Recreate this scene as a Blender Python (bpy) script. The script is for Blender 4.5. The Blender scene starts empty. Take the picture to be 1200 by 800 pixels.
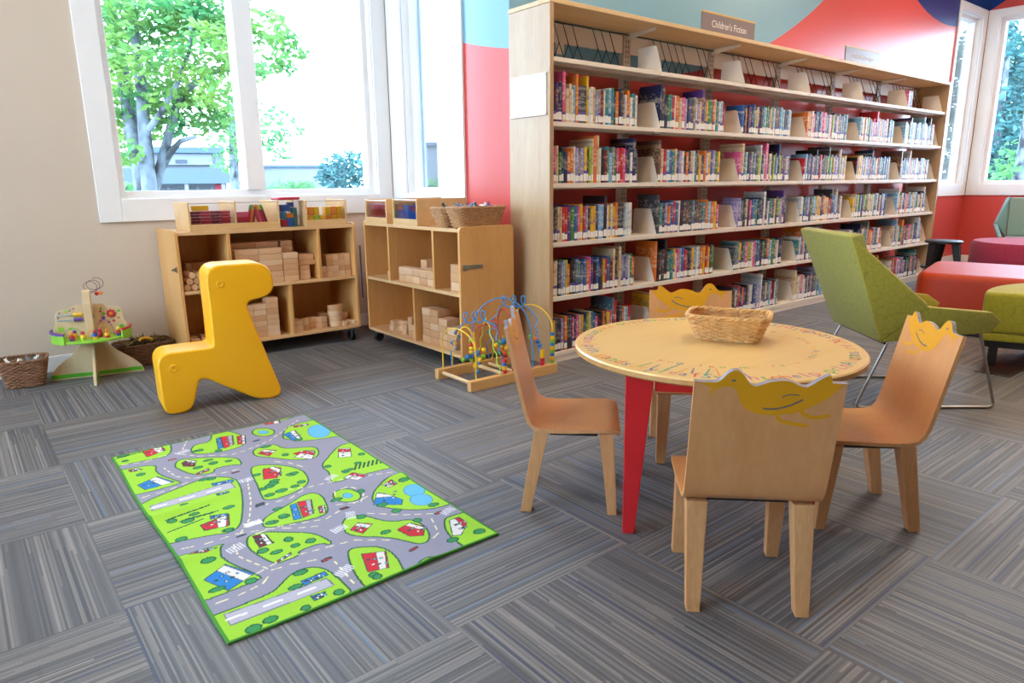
import bpy, bmesh, math, random
import numpy as np
from mathutils import Vector, Matrix
from mathutils.geometry import tessellate_polygon

LAMP, SKYS, EXPO = 15.0, 13.5, 0.2
PI = math.pi
R = math.radians
COL = bpy.context.scene.collection
rnd = random.Random(7)

# ------------------------------------------------------------------ camera geometry (pixels of the 1200x800 frame -> points in the room)
CAM_H = 1.053
FPX = 805.594
YAW, PITCH, ROLL = 0.6817, 0.2261, 0.0101

def cam_rot():
    cy, sy, cp, sp = math.cos(YAW), math.sin(YAW), math.cos(PITCH), math.sin(PITCH)
    fw = Vector((sy*cp, cy*cp, -sp)); rt = Vector((cy, -sy, 0)); dn = fw.cross(rt)
    c, s = math.cos(ROLL), math.sin(ROLL)
    return c*rt + s*dn, -s*rt + c*dn, fw
C_RT, C_DN, C_FW = cam_rot()

def on_floor(x, y, z=0.0):
    d = C_RT*((x-600)/FPX) + C_DN*((y-400)/FPX) + C_FW
    t = (z-CAM_H)/d.z
    return Vector((0, 0, CAM_H)) + d*t

# ------------------------------------------------------------------ tagging
def tag(o, label=None, cat=None, group=None, kind=None):
    if label: o['label'] = label
    if cat: o['category'] = cat
    if group: o['group'] = group
    if kind: o['kind'] = kind
    return o

def thing(name, label, cat, loc=(0, 0, 0), rz=0.0, group=None):
    o = bpy.data.objects.new(name, None)
    o.empty_display_size = 0.1
    COL.objects.link(o)
    o.location = loc
    o.rotation_euler = (0, 0, rz)
    return tag(o, label, cat, group)

def copy_tree(o, parent=None):
    c = o.copy()
    COL.objects.link(c)
    c.parent = parent
    for ch in list(o.children):
        copy_tree(ch, c)
    return c

# ------------------------------------------------------------------ mesh builder
class MB:
    def __init__(s):
        s.v, s.f, s.mi, s.uv = [], [], [], None

    def add(s, vs, fs, mi=0, M=None):
        b = len(s.v)
        for p in vs:
            p = Vector(p)
            s.v.append(tuple(M @ p) if M is not None else tuple(p))
        for f in fs:
            s.f.append(tuple(b+i for i in f))
            s.mi.append(mi)
        return s

    def box(s, lo, hi, mi=0, M=None):
        x0, y0, z0 = lo
        x1, y1, z1 = hi
        vs = [(x0, y0, z0), (x1, y0, z0), (x1, y1, z0), (x0, y1, z0), (x0, y0, z1), (x1, y0, z1), (x1, y1, z1), (x0, y1, z1)]
        fs = [(3, 2, 1, 0), (4, 5, 6, 7), (0, 1, 5, 4), (1, 2, 6, 5), (2, 3, 7, 6), (3, 0, 4, 7)]
        return s.add(vs, fs, mi, M)

    def hexa(s, bot, top, mi=0, M=None):
        fs = [(3, 2, 1, 0), (4, 5, 6, 7), (0, 1, 5, 4), (1, 2, 6, 5), (2, 3, 7, 6), (3, 0, 4, 7)]
        return s.add(list(bot)+list(top), fs, mi, M)

    def prism(s, poly, a, b, axis='z', mi=0, M=None):
        n = len(poly)
        def P(p, h):
            return {'z': (p[0], p[1], h), 'y': (p[0], h, p[1]), 'x': (h, p[0], p[1])}[axis]
        vs = [P(p, a) for p in poly] + [P(p, b) for p in poly]
        fs = [tuple(range(n-1, -1, -1)), tuple(range(n, 2*n))]
        fs += [(i, (i+1) % n, n+(i+1) % n, n+i) for i in range(n)]
        return s.add(vs, fs, mi, M)

    def flat(s, poly3, mi=0, M=None):
        return s.add(poly3, [tuple(range(len(poly3)))], mi, M)

    def tube(s, path, r, n=8, closed=False, mi=0, M=None, r1=None):
        P = [Vector(p) for p in path]
        m = len(P)
        if m < 2: return s
        tang = []
        for i in range(m):
            if closed: t = P[(i+1) % m]-P[i-1]
            elif i == 0: t = P[1]-P[0]
            elif i == m-1: t = P[-1]-P[-2]
            else: t = P[i+1]-P[i-1]
            tang.append(t.normalized() if t.length > 1e-9 else Vector((0, 0, 1)))
        up = Vector((0, 0, 1)) if abs(tang[0].z) < 0.9 else Vector((1, 0, 0))
        u = tang[0].cross(up).normalized()
        vs, fs = [], []
        for i in range(m):
            t = tang[i]
            u = u - t*u.dot(t)
            if u.length < 1e-6: u = t.orthogonal()
            u.normalize()
            w = t.cross(u)
            rr = r if r1 is None else r+(r1-r)*i/(m-1)
            for k in range(n):
                a = 2*PI*k/n
                vs.append(P[i]+u*(rr*math.cos(a))+w*(rr*math.sin(a)))
        for i in range(m if closed else m-1):
            j = (i+1) % m
            for k in range(n):
                k2 = (k+1) % n
                fs.append((i*n+k, i*n+k2, j*n+k2, j*n+k))
        if not closed:
            fs.append(tuple(range(n-1, -1, -1)))
            fs.append(tuple((m-1)*n+k for k in range(n)))
        return s.add(vs, fs, mi, M)

    def cyl(s, p0, p1, r0, r1=None, n=24, mi=0, M=None):
        return s.tube([p0, p1], r0, n, False, mi, M, r0 if r1 is None else r1)

    def lathe(s, prof, n=48, c=(0, 0, 0), mi=0, M=None):
        vs, fs = [], []
        m = len(prof)
        for (r, z) in prof:
            for k in range(n):
                a = 2*PI*k/n
                vs.append((c[0]+r*math.cos(a), c[1]+r*math.sin(a), c[2]+z))
        for i in range(m-1):
            for k in range(n):
                k2 = (k+1) % n
                fs.append((i*n+k, i*n+k2, (i+1)*n+k2, (i+1)*n+k))
        fs.append(tuple(range(n-1, -1, -1)))
        fs.append(tuple((m-1)*n+k for k in range(n)))
        return s.add(vs, fs, mi, M)

    def sphere(s, c, r, n=12, mi=0, M=None, sc=(1, 1, 1)):
        prof = []
        m = n//2
        vs, fs = [(c[0], c[1], c[2]-r*sc[2])], []
        for i in range(1, m):
            a = -PI/2+PI*i/m
            for k in range(n):
                b = 2*PI*k/n
                vs.append((c[0]+r*sc[0]*math.cos(a)*math.cos(b), c[1]+r*sc[1]*math.cos(a)*math.sin(b), c[2]+r*sc[2]*math.sin(a)))
        vs.append((c[0], c[1], c[2]+r*sc[2]))
        top = len(vs)-1
        for k in range(n):
            fs.append((0, 1+(k+1) % n, 1+k))
        for i in range(m-2):
            for k in range(n):
                k2 = (k+1) % n
                fs.append((1+i*n+k, 1+i*n+k2, 1+(i+1)*n+k2, 1+(i+1)*n+k))
        for k in range(n):
            fs.append((1+(m-2)*n+k, 1+(m-2)*n+(k+1) % n, top))
        return s.add(vs, fs, mi, M)

    def mesh(s, name, mats, bevel=0.0, seg=2, smooth=None, normals=True):
        me = bpy.data.meshes.new(name)
        me.from_pydata(s.v, [], s.f)
        for m in (mats if isinstance(mats, (list, tuple)) else [mats]):
            me.materials.append(m)
        me.polygons.foreach_set('material_index', s.mi)
        if s.uv is not None:
            lay = me.uv_layers.new(name='UVMap')
            flat = [c for fuv in s.uv for uv in fuv for c in uv]
            lay.data.foreach_set('uv', flat)
        if normals or bevel > 0:
            bm = bmesh.new()
            bm.from_mesh(me)
            if normals: bmesh.ops.recalc_face_normals(bm, faces=bm.faces)
            if bevel > 0:
                es = [e for e in bm.edges if len(e.link_faces) == 2 and e.calc_face_angle(0) > R(35)]
                bmesh.ops.bevel(bm, geom=es, offset=bevel, segments=seg, profile=0.5, affect='EDGES', clamp_overlap=True)
            bm.to_mesh(me)
            bm.free()
        if smooth is not None:
            me.polygons.foreach_set('use_smooth', [True]*len(me.polygons))
            me.set_sharp_from_angle(angle=R(smooth))
        me.update()
        return me

    def build(s, name, mats, parent=None, loc=None, rz=0.0, bevel=0.0, seg=2, smooth=None, normals=True):
        o = bpy.data.objects.new(name, s.mesh(name, mats, bevel, seg, smooth, normals))
        COL.objects.link(o)
        if parent is not None: o.parent = parent
        if loc is not None: o.location = loc
        if rz: o.rotation_euler = (0, 0, rz)
        return o

def bez(p0, p1, p2, p3, n=12):
    out = []
    for i in range(n+1):
        t = i/n
        a = (1-t)**3; b = 3*(1-t)**2*t; c = 3*(1-t)*t*t; d = t**3
        out.append(tuple(a*p0[k]+b*p1[k]+c*p2[k]+d*p3[k] for k in range(len(p0))))
    return out

def round_path(pts, r, n=5):
    """poly-line with its inner corners rounded"""
    P = [Vector(p) for p in pts]
    out = [P[0]]
    for i in range(1, len(P)-1):
        a, b, c = P[i-1], P[i], P[i+1]
        d = min(r, (a-b).length*0.49, (c-b).length*0.49)
        p = b+(a-b).normalized()*d
        q = b+(c-b).normalized()*d
        for k in range(n+1):
            t = k/n
            out.append(p*(1-t)**2+b*2*t*(1-t)+q*t*t)
    out.append(P[-1])
    return out

def round_poly(pts, radii, n=5):
    out = []
    m = len(pts)
    for i in range(m):
        a, b, c = Vector(pts[i-1]), Vector(pts[i]), Vector(pts[(i+1) % m])
        r = radii[i] if isinstance(radii, (list, tuple)) else radii
        d = min(r, (a-b).length*0.49, (c-b).length*0.49)
        if d < 1e-5:
            out.append(tuple(b)); continue
        p = b+(a-b).normalized()*d
        q = b+(c-b).normalized()*d
        for k in range(n+1):
            t = k/n
            out.append(tuple(p*(1-t)**2+b*2*t*(1-t)+q*t*t))
    return out

# ------------------------------------------------------------------ materials
def lin(h):
    h = h.lstrip('#')
    out = []
    for i in (0, 2, 4):
        c = int(h[i:i+2], 16)/255
        out.append(c/12.92 if c <= 0.04045 else ((c+0.055)/1.055)**2.4)
    return (*out, 1.0)

class NT:
    def __init__(s, name):
        s.m = bpy.data.materials.new(name)
        s.m.use_nodes = True
        s.t = s.m.node_tree
        s.b = s.t.nodes['Principled BSDF']
        s.out = s.t.nodes['Material Output']
    def n(s, typ, **kw):
        nd = s.t.nodes.new(typ)
        for k, v in kw.items():
            if k.startswith('i_'):
                key = k[2:]
                key = int(key) if key.isdigit() else key.replace('_', ' ')
                nd.inputs[key].default_value = v
            else:
                setattr(nd, k, v)
        return nd
    def l(s, a, b):
        s.t.links.new(a, b)
    def math(s, op, a, b=None, c=None):
        nd = s.t.nodes.new('ShaderNodeMath')
        nd.operation = op
        for i, x in enumerate((a, b, c)):
            if x is None: continue
            if hasattr(x, 'links'): s.l(x, nd.inputs[i])
            else: nd.inputs[i].default_value = x
        return nd.outputs[0]
    def mix(s, fac, a, b, blend='MIX'):
        nd = s.t.nodes.new('ShaderNodeMix')
        nd.data_type = 'RGBA'
        nd.blend_type = blend
        for sock, x in ((nd.inputs['Factor'], fac), (nd.inputs['A'], a), (nd.inputs['B'], b)):
            if hasattr(x, 'links'): s.l(x, sock)
            else: sock.default_value = x
        return nd.outputs['Result']
    def ramp(s, fac, stops, interp='LINEAR'):
        nd = s.t.nodes.new('ShaderNodeValToRGB')
        cr = nd.color_ramp
        cr.interpolation = interp
        while len(cr.elements) < len(stops): cr.elements.new(0.5)
        for e, (p, c) in zip(cr.elements, stops):
            e.position = p
            e.color = c if len(c) == 4 else (*c, 1)
        s.l(fac, nd.inputs[0])
        return nd.outputs[0]
    def coord(s, which='Object'):
        return s.n('ShaderNodeTexCoord').outputs[which]
    def scale(s, vec, sc):
        mp = s.n('ShaderNodeMapping')
        s.l(vec, mp.inputs['Vector'])
        mp.inputs['Scale'].default_value = sc
        return mp.outputs[0]
    def bump(s, h, strength=0.3, dist=0.002):
        bp = s.n('ShaderNodeBump')
        bp.inputs['Strength'].default_value = strength
        bp.inputs['Distance'].default_value = dist
        s.l(h, bp.inputs['Height'])
        s.l(bp.outputs[0], s.b.inputs['Normal'])

def M_plain(name, hexc, rough=0.5, vary=0.06, scale=12.0, metal=0.0, bump=0.0, spec=0.5, coat=0.0, bscale=None):
    t = NT(name)
    nz = t.n('ShaderNodeTexNoise', i_Scale=scale, i_Detail=3.0)
    t.l(t.coord(), nz.inputs['Vector'])
    c = lin(hexc)
    lo = tuple(x*(1-vary) for x in c[:3])
    hi = tuple(min(1, x*(1+vary)) for x in c[:3])
    t.l(t.ramp(nz.outputs['Fac'], [(0.25, lo), (0.75, hi)]), t.b.inputs['Base Color'])
    t.b.inputs['Roughness'].default_value = rough
    t.b.inputs['Metallic'].default_value = metal
    t.b.inputs['Specular IOR Level'].default_value = spec
    if coat: t.b.inputs['Coat Weight'].default_value = coat
    if bump:
        n2 = t.n('ShaderNodeTexNoise', i_Scale=bscale or scale*20, i_Detail=2.0)
        t.l(t.coord(), n2.inputs['Vector'])
        t.bump(n2.outputs['Fac'], bump, 0.002)
    return t.m

def M_wood(name, h1, h2, rough=0.4, axis='x', scale=6.0, coat=0.0, contrast=1.0):
    t = NT(name)
    sc = {'x': (0.12, 1, 1), 'y': (1, 0.12, 1), 'z': (1, 1, 0.12)}[axis]
    v = t.scale(t.coord(), tuple(x*scale for x in sc))
    n1 = t.n('ShaderNodeTexNoise', i_Scale=3.0, i_Detail=5.0, i_Roughness=0.6, i_Distortion=0.6)
    t.l(v, n1.inputs['Vector'])
    v2 = t.scale(t.coord(), tuple(x*scale*9 for x in sc))
    n2 = t.n('ShaderNodeTexNoise', i_Scale=4.0, i_Detail=3.0)
    t.l(v2, n2.inputs['Vector'])
    f = t.math('MULTIPLY_ADD', n2.outputs['Fac'], 0.35, t.math('MULTIPLY', n1.outputs['Fac'], 0.65))
    t.l(t.ramp(f, [(0.5-0.17/contrast, lin(h2)), (0.5+0.17/contrast, lin(h1))]), t.b.inputs['Base Color'])
    t.b.inputs['Roughness'].default_value = rough
    t.b.inputs['Coat Weight'].default_value = coat
    t.b.inputs['Coat Roughness'].default_value = 0.25
    t.bump(f, 0.05, 0.001)
    return t.m

def M_fabric(name, hexc, rough=0.9, line=None, scale=38.0, vary=0.12):
    """wool upholstery, optionally with a crackle of thin darker stitches"""
    t = NT(name)
    nz = t.n('ShaderNodeTexNoise', i_Scale=260.0, i_Detail=2.0)
    t.l(t.coord(), nz.inputs['Vector'])
    c = lin(hexc)
    col = t.ramp(nz.outputs['Fac'], [(0.3, tuple(x*(1-vary) for x in c[:3])), (0.7, tuple(min(1, x*(1+vary)) for x in c[:3]))])
    if line:
        vo = t.n('ShaderNodeTexVoronoi', i_Scale=scale, feature='DISTANCE_TO_EDGE')
        t.l(t.coord(), vo.inputs['Vector'])
        col = t.mix(t.ramp(vo.outputs['Distance'], [(0.0, (0.75, 0.75, 0.75)), (0.045, (0, 0, 0))]), col, lin(line))
    t.l(col, t.b.inputs['Base Color'])
    t.b.inputs['Roughness'].default_value = rough
    t.b.inputs['Sheen Weight'].default_value = 0.15
    t.bump(nz.outputs['Fac'], 0.15, 0.001)
    return t.m

def M_glass(name, tint=(1, 1, 1, 1), ior=1.45):
    t = NT(name)
    tr = t.n('ShaderNodeBsdfTransparent'); tr.inputs[0].default_value = tint
    gl = t.n('ShaderNodeBsdfGlossy'); gl.inputs['Roughness'].default_value = 0.02
    fr = t.n('ShaderNodeFresnel', i_IOR=ior)
    mx = t.n('ShaderNodeMixShader')
    t.l(t.math('MULTIPLY', fr.outputs[0], 0.8), mx.inputs[0]); t.l(tr.outputs[0], mx.inputs[1]); t.l(gl.outputs[0], mx.inputs[2])
    t.l(mx.outputs[0], t.out.inputs['Surface'])
    return t.m

def M_emit(name, col, strength):
    t = NT(name)
    em = t.n('ShaderNodeEmission')
    em.inputs[0].default_value = col
    em.inputs[1].default_value = strength
    t.l(em.outputs[0], t.out.inputs['Surface'])
    return t.m

def M_carpet():
    t = NT('carpet_tiles')
    pos = t.coord('Object')
    sx = t.n('ShaderNodeSeparateXYZ'); t.l(pos, sx.inputs[0])
    T = 0.6096
    tx = t.math('DIVIDE', t.math('SUBTRACT', sx.outputs[0], 0.21), T)
    ty = t.math('DIVIDE', t.math('SUBTRACT', sx.outputs[1], 1.233), T)
    ix, iy = t.math('FLOOR', tx), t.math('FLOOR', ty)
    fx, fy = t.math('SUBTRACT', tx, ix), t.math('SUBTRACT', ty, iy)
    par = t.math('PINGPONG', t.math('ADD', ix, iy), 1.0)      # 0 even: yarn runs along Y, 1 odd: along X
    def sel(a, b):
        return t.math('ADD', t.math('MULTIPLY', a, t.math('SUBTRACT', 1.0, par)), t.math('MULTIPLY', b, par))
    across, along = sel(fx, fy), sel(fy, fx)
    tid = t.n('ShaderNodeCombineXYZ'); t.l(ix, tid.inputs[0]); t.l(iy, tid.inputs[1])
    wt = t.n('ShaderNodeTexWhiteNoise', noise_dimensions='2D'); t.l(tid.outputs[0], wt.inputs['Vector'])
    trand = wt.outputs['Value']
    def stripes(n, seed, seg=0.0):
        k = t.math('FLOOR', t.math('MULTIPLY', across, n))
        cx = t.n('ShaderNodeCombineXYZ')
        t.l(t.math('ADD', k, t.math('MULTIPLY', trand, 517.0+seed)), cx.inputs[0])
        if seg:
            sh = t.n('ShaderNodeTexWhiteNoise', noise_dimensions='1D')
            t.l(t.math('ADD', k, t.math('MULTIPLY', trand, 91.0+seed)), sh.inputs['W'])
            t.l(t.math('FLOOR', t.math('ADD', t.math('MULTIPLY', along, seg), t.math('MULTIPLY', sh.outputs['Value'], seg))), cx.inputs[1])
        cx.inputs[2].default_value = seed
        w = t.n('ShaderNodeTexWhiteNoise', noise_dimensions='3D'); t.l(cx.outputs[0], w.inputs['Vector'])
        return w.outputs['Value']
    # broad bands, fine yarns and a few coloured threads
    broad = stripes(11.0, 3.0, 0.6)
    fine = stripes(120.0, 7.0, 0.75)
    accent = stripes(90.0, 11.0, 0.6)
    tone = t.ramp(trand, [(0.0, lin('#595555')), (0.5, lin('#6a6561')), (1.0, lin('#616165'))])
    base = t.mix(0.5, tone, t.ramp(broad, [(0.0, lin('#504d4e')), (0.4, lin('#64615f')), (0.7, lin('#746f69')), (1.0, lin('#5e5f65'))]))
    finec = t.ramp(fine, [(0.0, lin('#3b3b3e')), (0.3, lin('#545356')), (0.65, lin('#6e6a68')), (0.9, lin('#858079')), (1.0, lin('#928a84'))])
    c = t.mix(0.6, base, finec)
    acol = t.ramp(accent, [(0.0, lin('#293b5d')), (0.028, lin('#3a3d47')), (0.06, lin('#5d7892')), (0.085, lin('#918a83'))], 'CONSTANT')
    amask = t.ramp(accent, [(0.0, (1, 1, 1)), (0.125, (0, 0, 0))], 'CONSTANT')
    c = t.mix(t.math('MULTIPLY', amask, 0.6), c, acol)
    nz = t.n('ShaderNodeTexNoise', i_Scale=420.0, i_Detail=2.0); t.l(pos, nz.inputs['Vector'])
    c = t.mix(0.35, c, t.ramp(nz.outputs['Fac'], [(0.3, (0.25, 0.25, 0.25)), (0.7, (0.8, 0.8, 0.8))]), 'OVERLAY')
    # the tile joints
    e = t.math('MINIMUM', t.math('MINIMUM', fx, t.math('SUBTRACT', 1.0, fx)), t.math('MINIMUM', fy, t.math('SUBTRACT', 1.0, fy)))
    c = t.mix(t.ramp(e, [(0.0, (0.3, 0.3, 0.3)), (0.005, (0, 0, 0))]), c, lin('#39393c'))
    t.l(c, t.b.inputs['Base Color'])
    t.b.inputs['Roughness'].default_value = 0.55
    t.b.inputs['Specular IOR Level'].default_value = 0.5
    rib = t.math('SINE', t.math('MULTIPLY', across, 120*2*PI))
    t.bump(t.math('ADD', t.math('MULTIPLY', rib, 0.5), nz.outputs['Fac']), 0.25, 0.002)
    return t.m

def M_mural():
    """painted wall: coral ground, a big grey-blue disc and a navy disc, running round the corners"""
    t = NT('mural_paint')
    g = t.n('ShaderNodeNewGeometry')
    sx = t.n('ShaderNodeSeparateXYZ'); t.l(g.outputs['Position'], sx.inputs[0])
    s = t.math('SUBTRACT', sx.outputs[0], t.math('SUBTRACT', sx.outputs[1], 3.317))
    z = sx.outputs[2]
    def disc(cx, cz, r):
        d2 = t.math('ADD', t.math('POWER', t.math('ABSOLUTE', t.math('SUBTRACT', s, cx)), 2.0), t.math('POWER', t.math('ABSOLUTE', t.math('SUBTRACT', z, cz)), 2.0))
        return t.math('LESS_THAN', t.math('SQRT', d2), r)
    c = t.mix(disc(3.5, 6.65, 4.9), lin('#d2524a'), lin('#7fb0c6'))
    c = t.mix(disc(8.95, 5.32, 2.6), c, lin('#123a80'))
    t.l(c, t.b.inputs['Base Color'])
    nz = t.n('ShaderNodeTexNoise', i_Scale=180.0, i_Detail=2.0)
    t.l(g.outputs['Position'], nz.inputs['Vector'])
    t.bump(nz.outputs['Fac'], 0.06, 0.002)
    t.b.inputs['Roughness'].default_value = 0.28
    t.b.inputs['Specular IOR Level'].default_value = 0.32
    return t.m

# ------------------------------------------------------------------ shared materials
mCREAM = M_plain('cream_wall_paint', '#d0bfac', 0.65, 0.02, 3.0, bump=0.04)
mWHITE = M_plain('white_trim_paint', '#f0edea', 0.45, 0.02, 5.0)
mCEIL = M_plain('ceiling_white', '#ebe8e2', 0.9, 0.02, 4.0)
mMURAL = M_mural()
mCARPET = M_carpet()
mGLASS = M_glass('window_glass')
mGASKET = M_plain('window_gasket_blue_grey', '#9db9d4', 0.5)
mMAPLE = M_wood('maple_laminate', '#dcb888', '#c99f6c', 0.42, 'z', 3.0)
mMAPLEX = M_wood('maple_laminate_long', '#e2c496', '#d2ac78', 0.4, 'x', 3.0)
mPANEL = M_wood('pale_maple_end_panel', '#c2a078', '#b38e64', 0.35, 'z', 3.0, coat=0.25)
mCABX = M_wood('birch_cabinet', '#dfa968', '#d09654', 0.4, 'z', 2.5)
mCABT = M_wood('birch_cabinet_top', '#e4bc8c', '#d6a870', 0.35, 'x', 2.5)
mBLOCK = [M_wood('beech_block_%d' % i, a, b, 0.55, 'x', 9.0) for i, (a, b) in enumerate([('#dcb28a', '#cda074'), ('#d4a67a', '#c29066'), ('#e2c09c', '#d6ae86')])]
mENDGRAIN = M_plain('beech_end_grain', '#c79f72', 0.6, 0.12, 60.0)
mSTEEL = M_plain('brushed_steel', '#b9b6b0', 0.32, 0.05, 40.0, metal=1.0)
mCHROME = M_plain('satin_chrome', '#a9a39c', 0.28, 0.03, 20.0, metal=1.0)
mBLACK = M_plain('black_plastic', '#1c1b1c', 0.45, 0.1)
mBLACKWIRE = M_plain('black_wire', '#201e1e', 0.4, 0.05)
mCREAMMETAL = M_plain('cream_powder_coat', '#e6dccd', 0.42, 0.02, 8.0)
mGREYMETAL = M_plain('grey_slotted_metal', '#a09485', 0.5, 0.1, 90.0)
mCLEAR = M_glass('clear_acrylic', (0.97, 0.98, 1, 1), 1.3)
mPAPER = M_plain('white_paper', '#eceaea', 0.7, 0.02)

# ------------------------------------------------------------------ the room
XL, XR, YF, YA, YC, XB, ZC = -3.6, 10.15, -4.6, 4.73, 3.317, 2.695, 3.6
TH = 0.14

def struct(o):
    o['kind'] = 'structure'
    return o

struct(MB().box((XL-TH, YF-TH, -0.06), (XR+TH, YA+TH, 0.0)).build('floor', mCARPET))
struct(MB().box((XL-TH, YF-TH, ZC), (XR+TH, YA+TH, ZC+0.08)).build('ceiling', mCEIL))

def wall_with_openings(name, axis, at, out, a0, a1, openings, mat, z1=ZC):
    """a wall slab from a0 to a1 along its run; at = inner face, out = +1/-1 outward; openings = (from, to, z0, z1)"""
    mb = MB()
    def slab(u0, u1, zz0, zz1):
        if u1-u0 < 1e-4 or zz1-zz0 < 1e-4: return
        lo, hi = sorted((at, at+out*TH))
        if axis == 'x': mb.box((u0, lo, zz0), (u1, hi, zz1))
        else: mb.box((lo, u0, zz0), (hi, u1, zz1))
    u = a0
    for (p, q, zz0, zz1) in sorted(openings):
        slab(u, p, 0, z1)
        slab(p, q, 0, zz0)
        slab(p, q, zz1, z1)
        u = q
    slab(u, a1, 0, z1)
    o = mb.build(name, [mat, mWHITE])
    for f in o.data.polygons:           # outdoor face and the sides of the openings are plain white
        n = f.normal
        r = (abs(n.x), abs(n.y)) if axis == 'x' else (abs(n.y), abs(n.x))
        outn = n.y*out if axis == 'x' else n.x*out
        c = f.center
        a_ = c.x if axis == 'x' else c.y
        if outn > 0.9 or (r[0] > 0.9 and a0+0.01 < a_ < a1-0.01) or (abs(n.z) > 0.9 and 0.01 < c.z < z1-0.01): f.material_index = 1
    return struct(o)

ZS, ZT = 0.985, 2.93       # sill and head of every window
wall_with_openings('wall_back', 'x', YA, 1, XL-TH, XB+TH, [(0.835, 2.56, ZS, ZT)], mCREAM)
wall_with_openings('wall_return', 'y', XB, 1, YC+TH, YA, [(3.88, 4.52, ZS, ZT)], mMURAL)
wall_with_openings('wall_back_right', 'x', YC, 1, XB, XR+TH, [(9.31, 10.0, ZS, ZT)], mMURAL)
wall_with_openings('wall_right', 'y', XR, 1, YF-TH, YC, [(0.9, 3.17, ZS, ZT)], mMURAL)
wall_with_openings('wall_left', 'y', XL, -1, YF-TH, YA, [(0.6, 4.2, 0.7, 3.3)], mCREAM)
wall_with_openings('wall_front', 'x', YF, -1, XL, XR, [], mCREAM)

def window(name, axis, at, out, u0, u1, z0, z1, mull=(), casing=True, c0=0.115, c1=0.115, gasket=False):
    """frame, panes and casing of one opening; local origin is the room's"""
    w = thing(name, None, None)
    w['kind'] = 'structure'
    def B(mb, p0, p1, d0, d1, zz0, zz1, mi=0):
        lo, hi = sorted((at+out*d0, at+out*d1))
        if axis == 'x': mb.box((p0, lo, zz0), (p1, hi, zz1), mi)
        else: mb.box((lo, p0, zz0), (hi, p1, zz1), mi)
    fr = MB()
    e = 0.0015
    F = 0.045
    d0, d1 = 0.055, 0.1405
    B(fr, u0+e, u0+F, d0, d1, z0+e, z1-e); B(fr, u1-F, u1-e, d0, d1, z0+e, z1-e)
    B(fr, u0+F, u1-F, d0, d1, z0+e, z0+F); B(fr, u0+F, u1-F, d0, d1, z1-F, z1-e)
    xs = [u0+F]
    for (m0, m1) in mull:
        B(fr, m0, m1, 0.01, d1, z0+F, z1-F)
        xs += [m0, m1]
    xs.append(u1-F)
    fo = fr.build('window_frame', mWHITE, w, bevel=0.004)
    for i in range(0, len(xs), 2):
        g = MB()
        B(g, xs[i]+0.001, xs[i+1]-0.001, 0.122, 0.128, z0+F+0.001, z1-F-0.001)
        g.build('pane', mGLASS, w)
        if gasket:
            k = MB()
            B(k, xs[i+1]-0.009, xs[i+1]-0.002, 0.109, 0.121, z0+F, z1-F)
            k.build('gasket', mGASKET, w)
    # reveal lining, sill
    rv = MB()
    B(rv, u0-0.0, u0+0.006, 0.001, d0, z0, z1); B(rv, u1-0.006, u1, 0.001, d0, z0, z1)
    B(rv, u0+0.006, u1-0.006, 0.001, d0, z0, z0+0.008)
    B(rv, u0+0.006, u1-0.006, 0.001, d0, z1-0.006, z1)
    rv.build('reveal', mWHITE, w)
    if casing:
        cs = MB()
        B(cs, u0-c0, u0, -0.018, -0.001, z0-0.135, z1+0.09)
        B(cs, u1, u1+c1, -0.018, -0.001, z0-0.135, z1+0.09)
        B(cs, u0, u1, -0.018, -0.001, z0-0.135, z0)
        B(cs, u0, u1, -0.018, -0.001, z1, z1+0.09)
        cs.build('casing', mWHITE, w, bevel=0.003)
    return w

window('window_1', 'x', YA, 1, 0.835, 2.56, ZS, ZT, mull=[(1.60, 1.72)], c0=0.122, c1=0.115)
window('window_2', 'y', XB, 1, 3.88, 4.52, ZS, ZT, gasket=True, c0=0.105, c1=0.19)
window('window_3', 'x', YC, 1, 9.31, 10.0, ZS, ZT, c0=0.055, c1=0.13)
window('window_4', 'y', XR, 1, 0.9, 3.17, ZS, ZT, c0=0.11, c1=0.125)
window('added_window_5', 'y', XL, -1, 0.6, 4.2, 0.7, 3.3, mull=[(2.34, 2.46)])  # unseen window, added and sized for daylight from the left

def baseboard(name, lo, hi):
    struct(MB().box(lo, hi).build(name, mWHITE, bevel=0.004))
baseboard('baseboard_back', (XL+0.02, YA-0.014, 0.001), (XB-0.016, YA-0.001, 0.095))
baseboard('baseboard_return', (XB-0.014, YC+0.001, 0.001), (XB-0.001, YA-0.016, 0.095))
baseboard('baseboard_back_right', (XB+0.001, YC-0.013, 0.001), (XR-0.016, YC-0.001, 0.095))
baseboard('baseboard_right', (XR-0.014, YF+0.02, 0.001), (XR-0.001, YC-0.015, 0.095))

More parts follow.
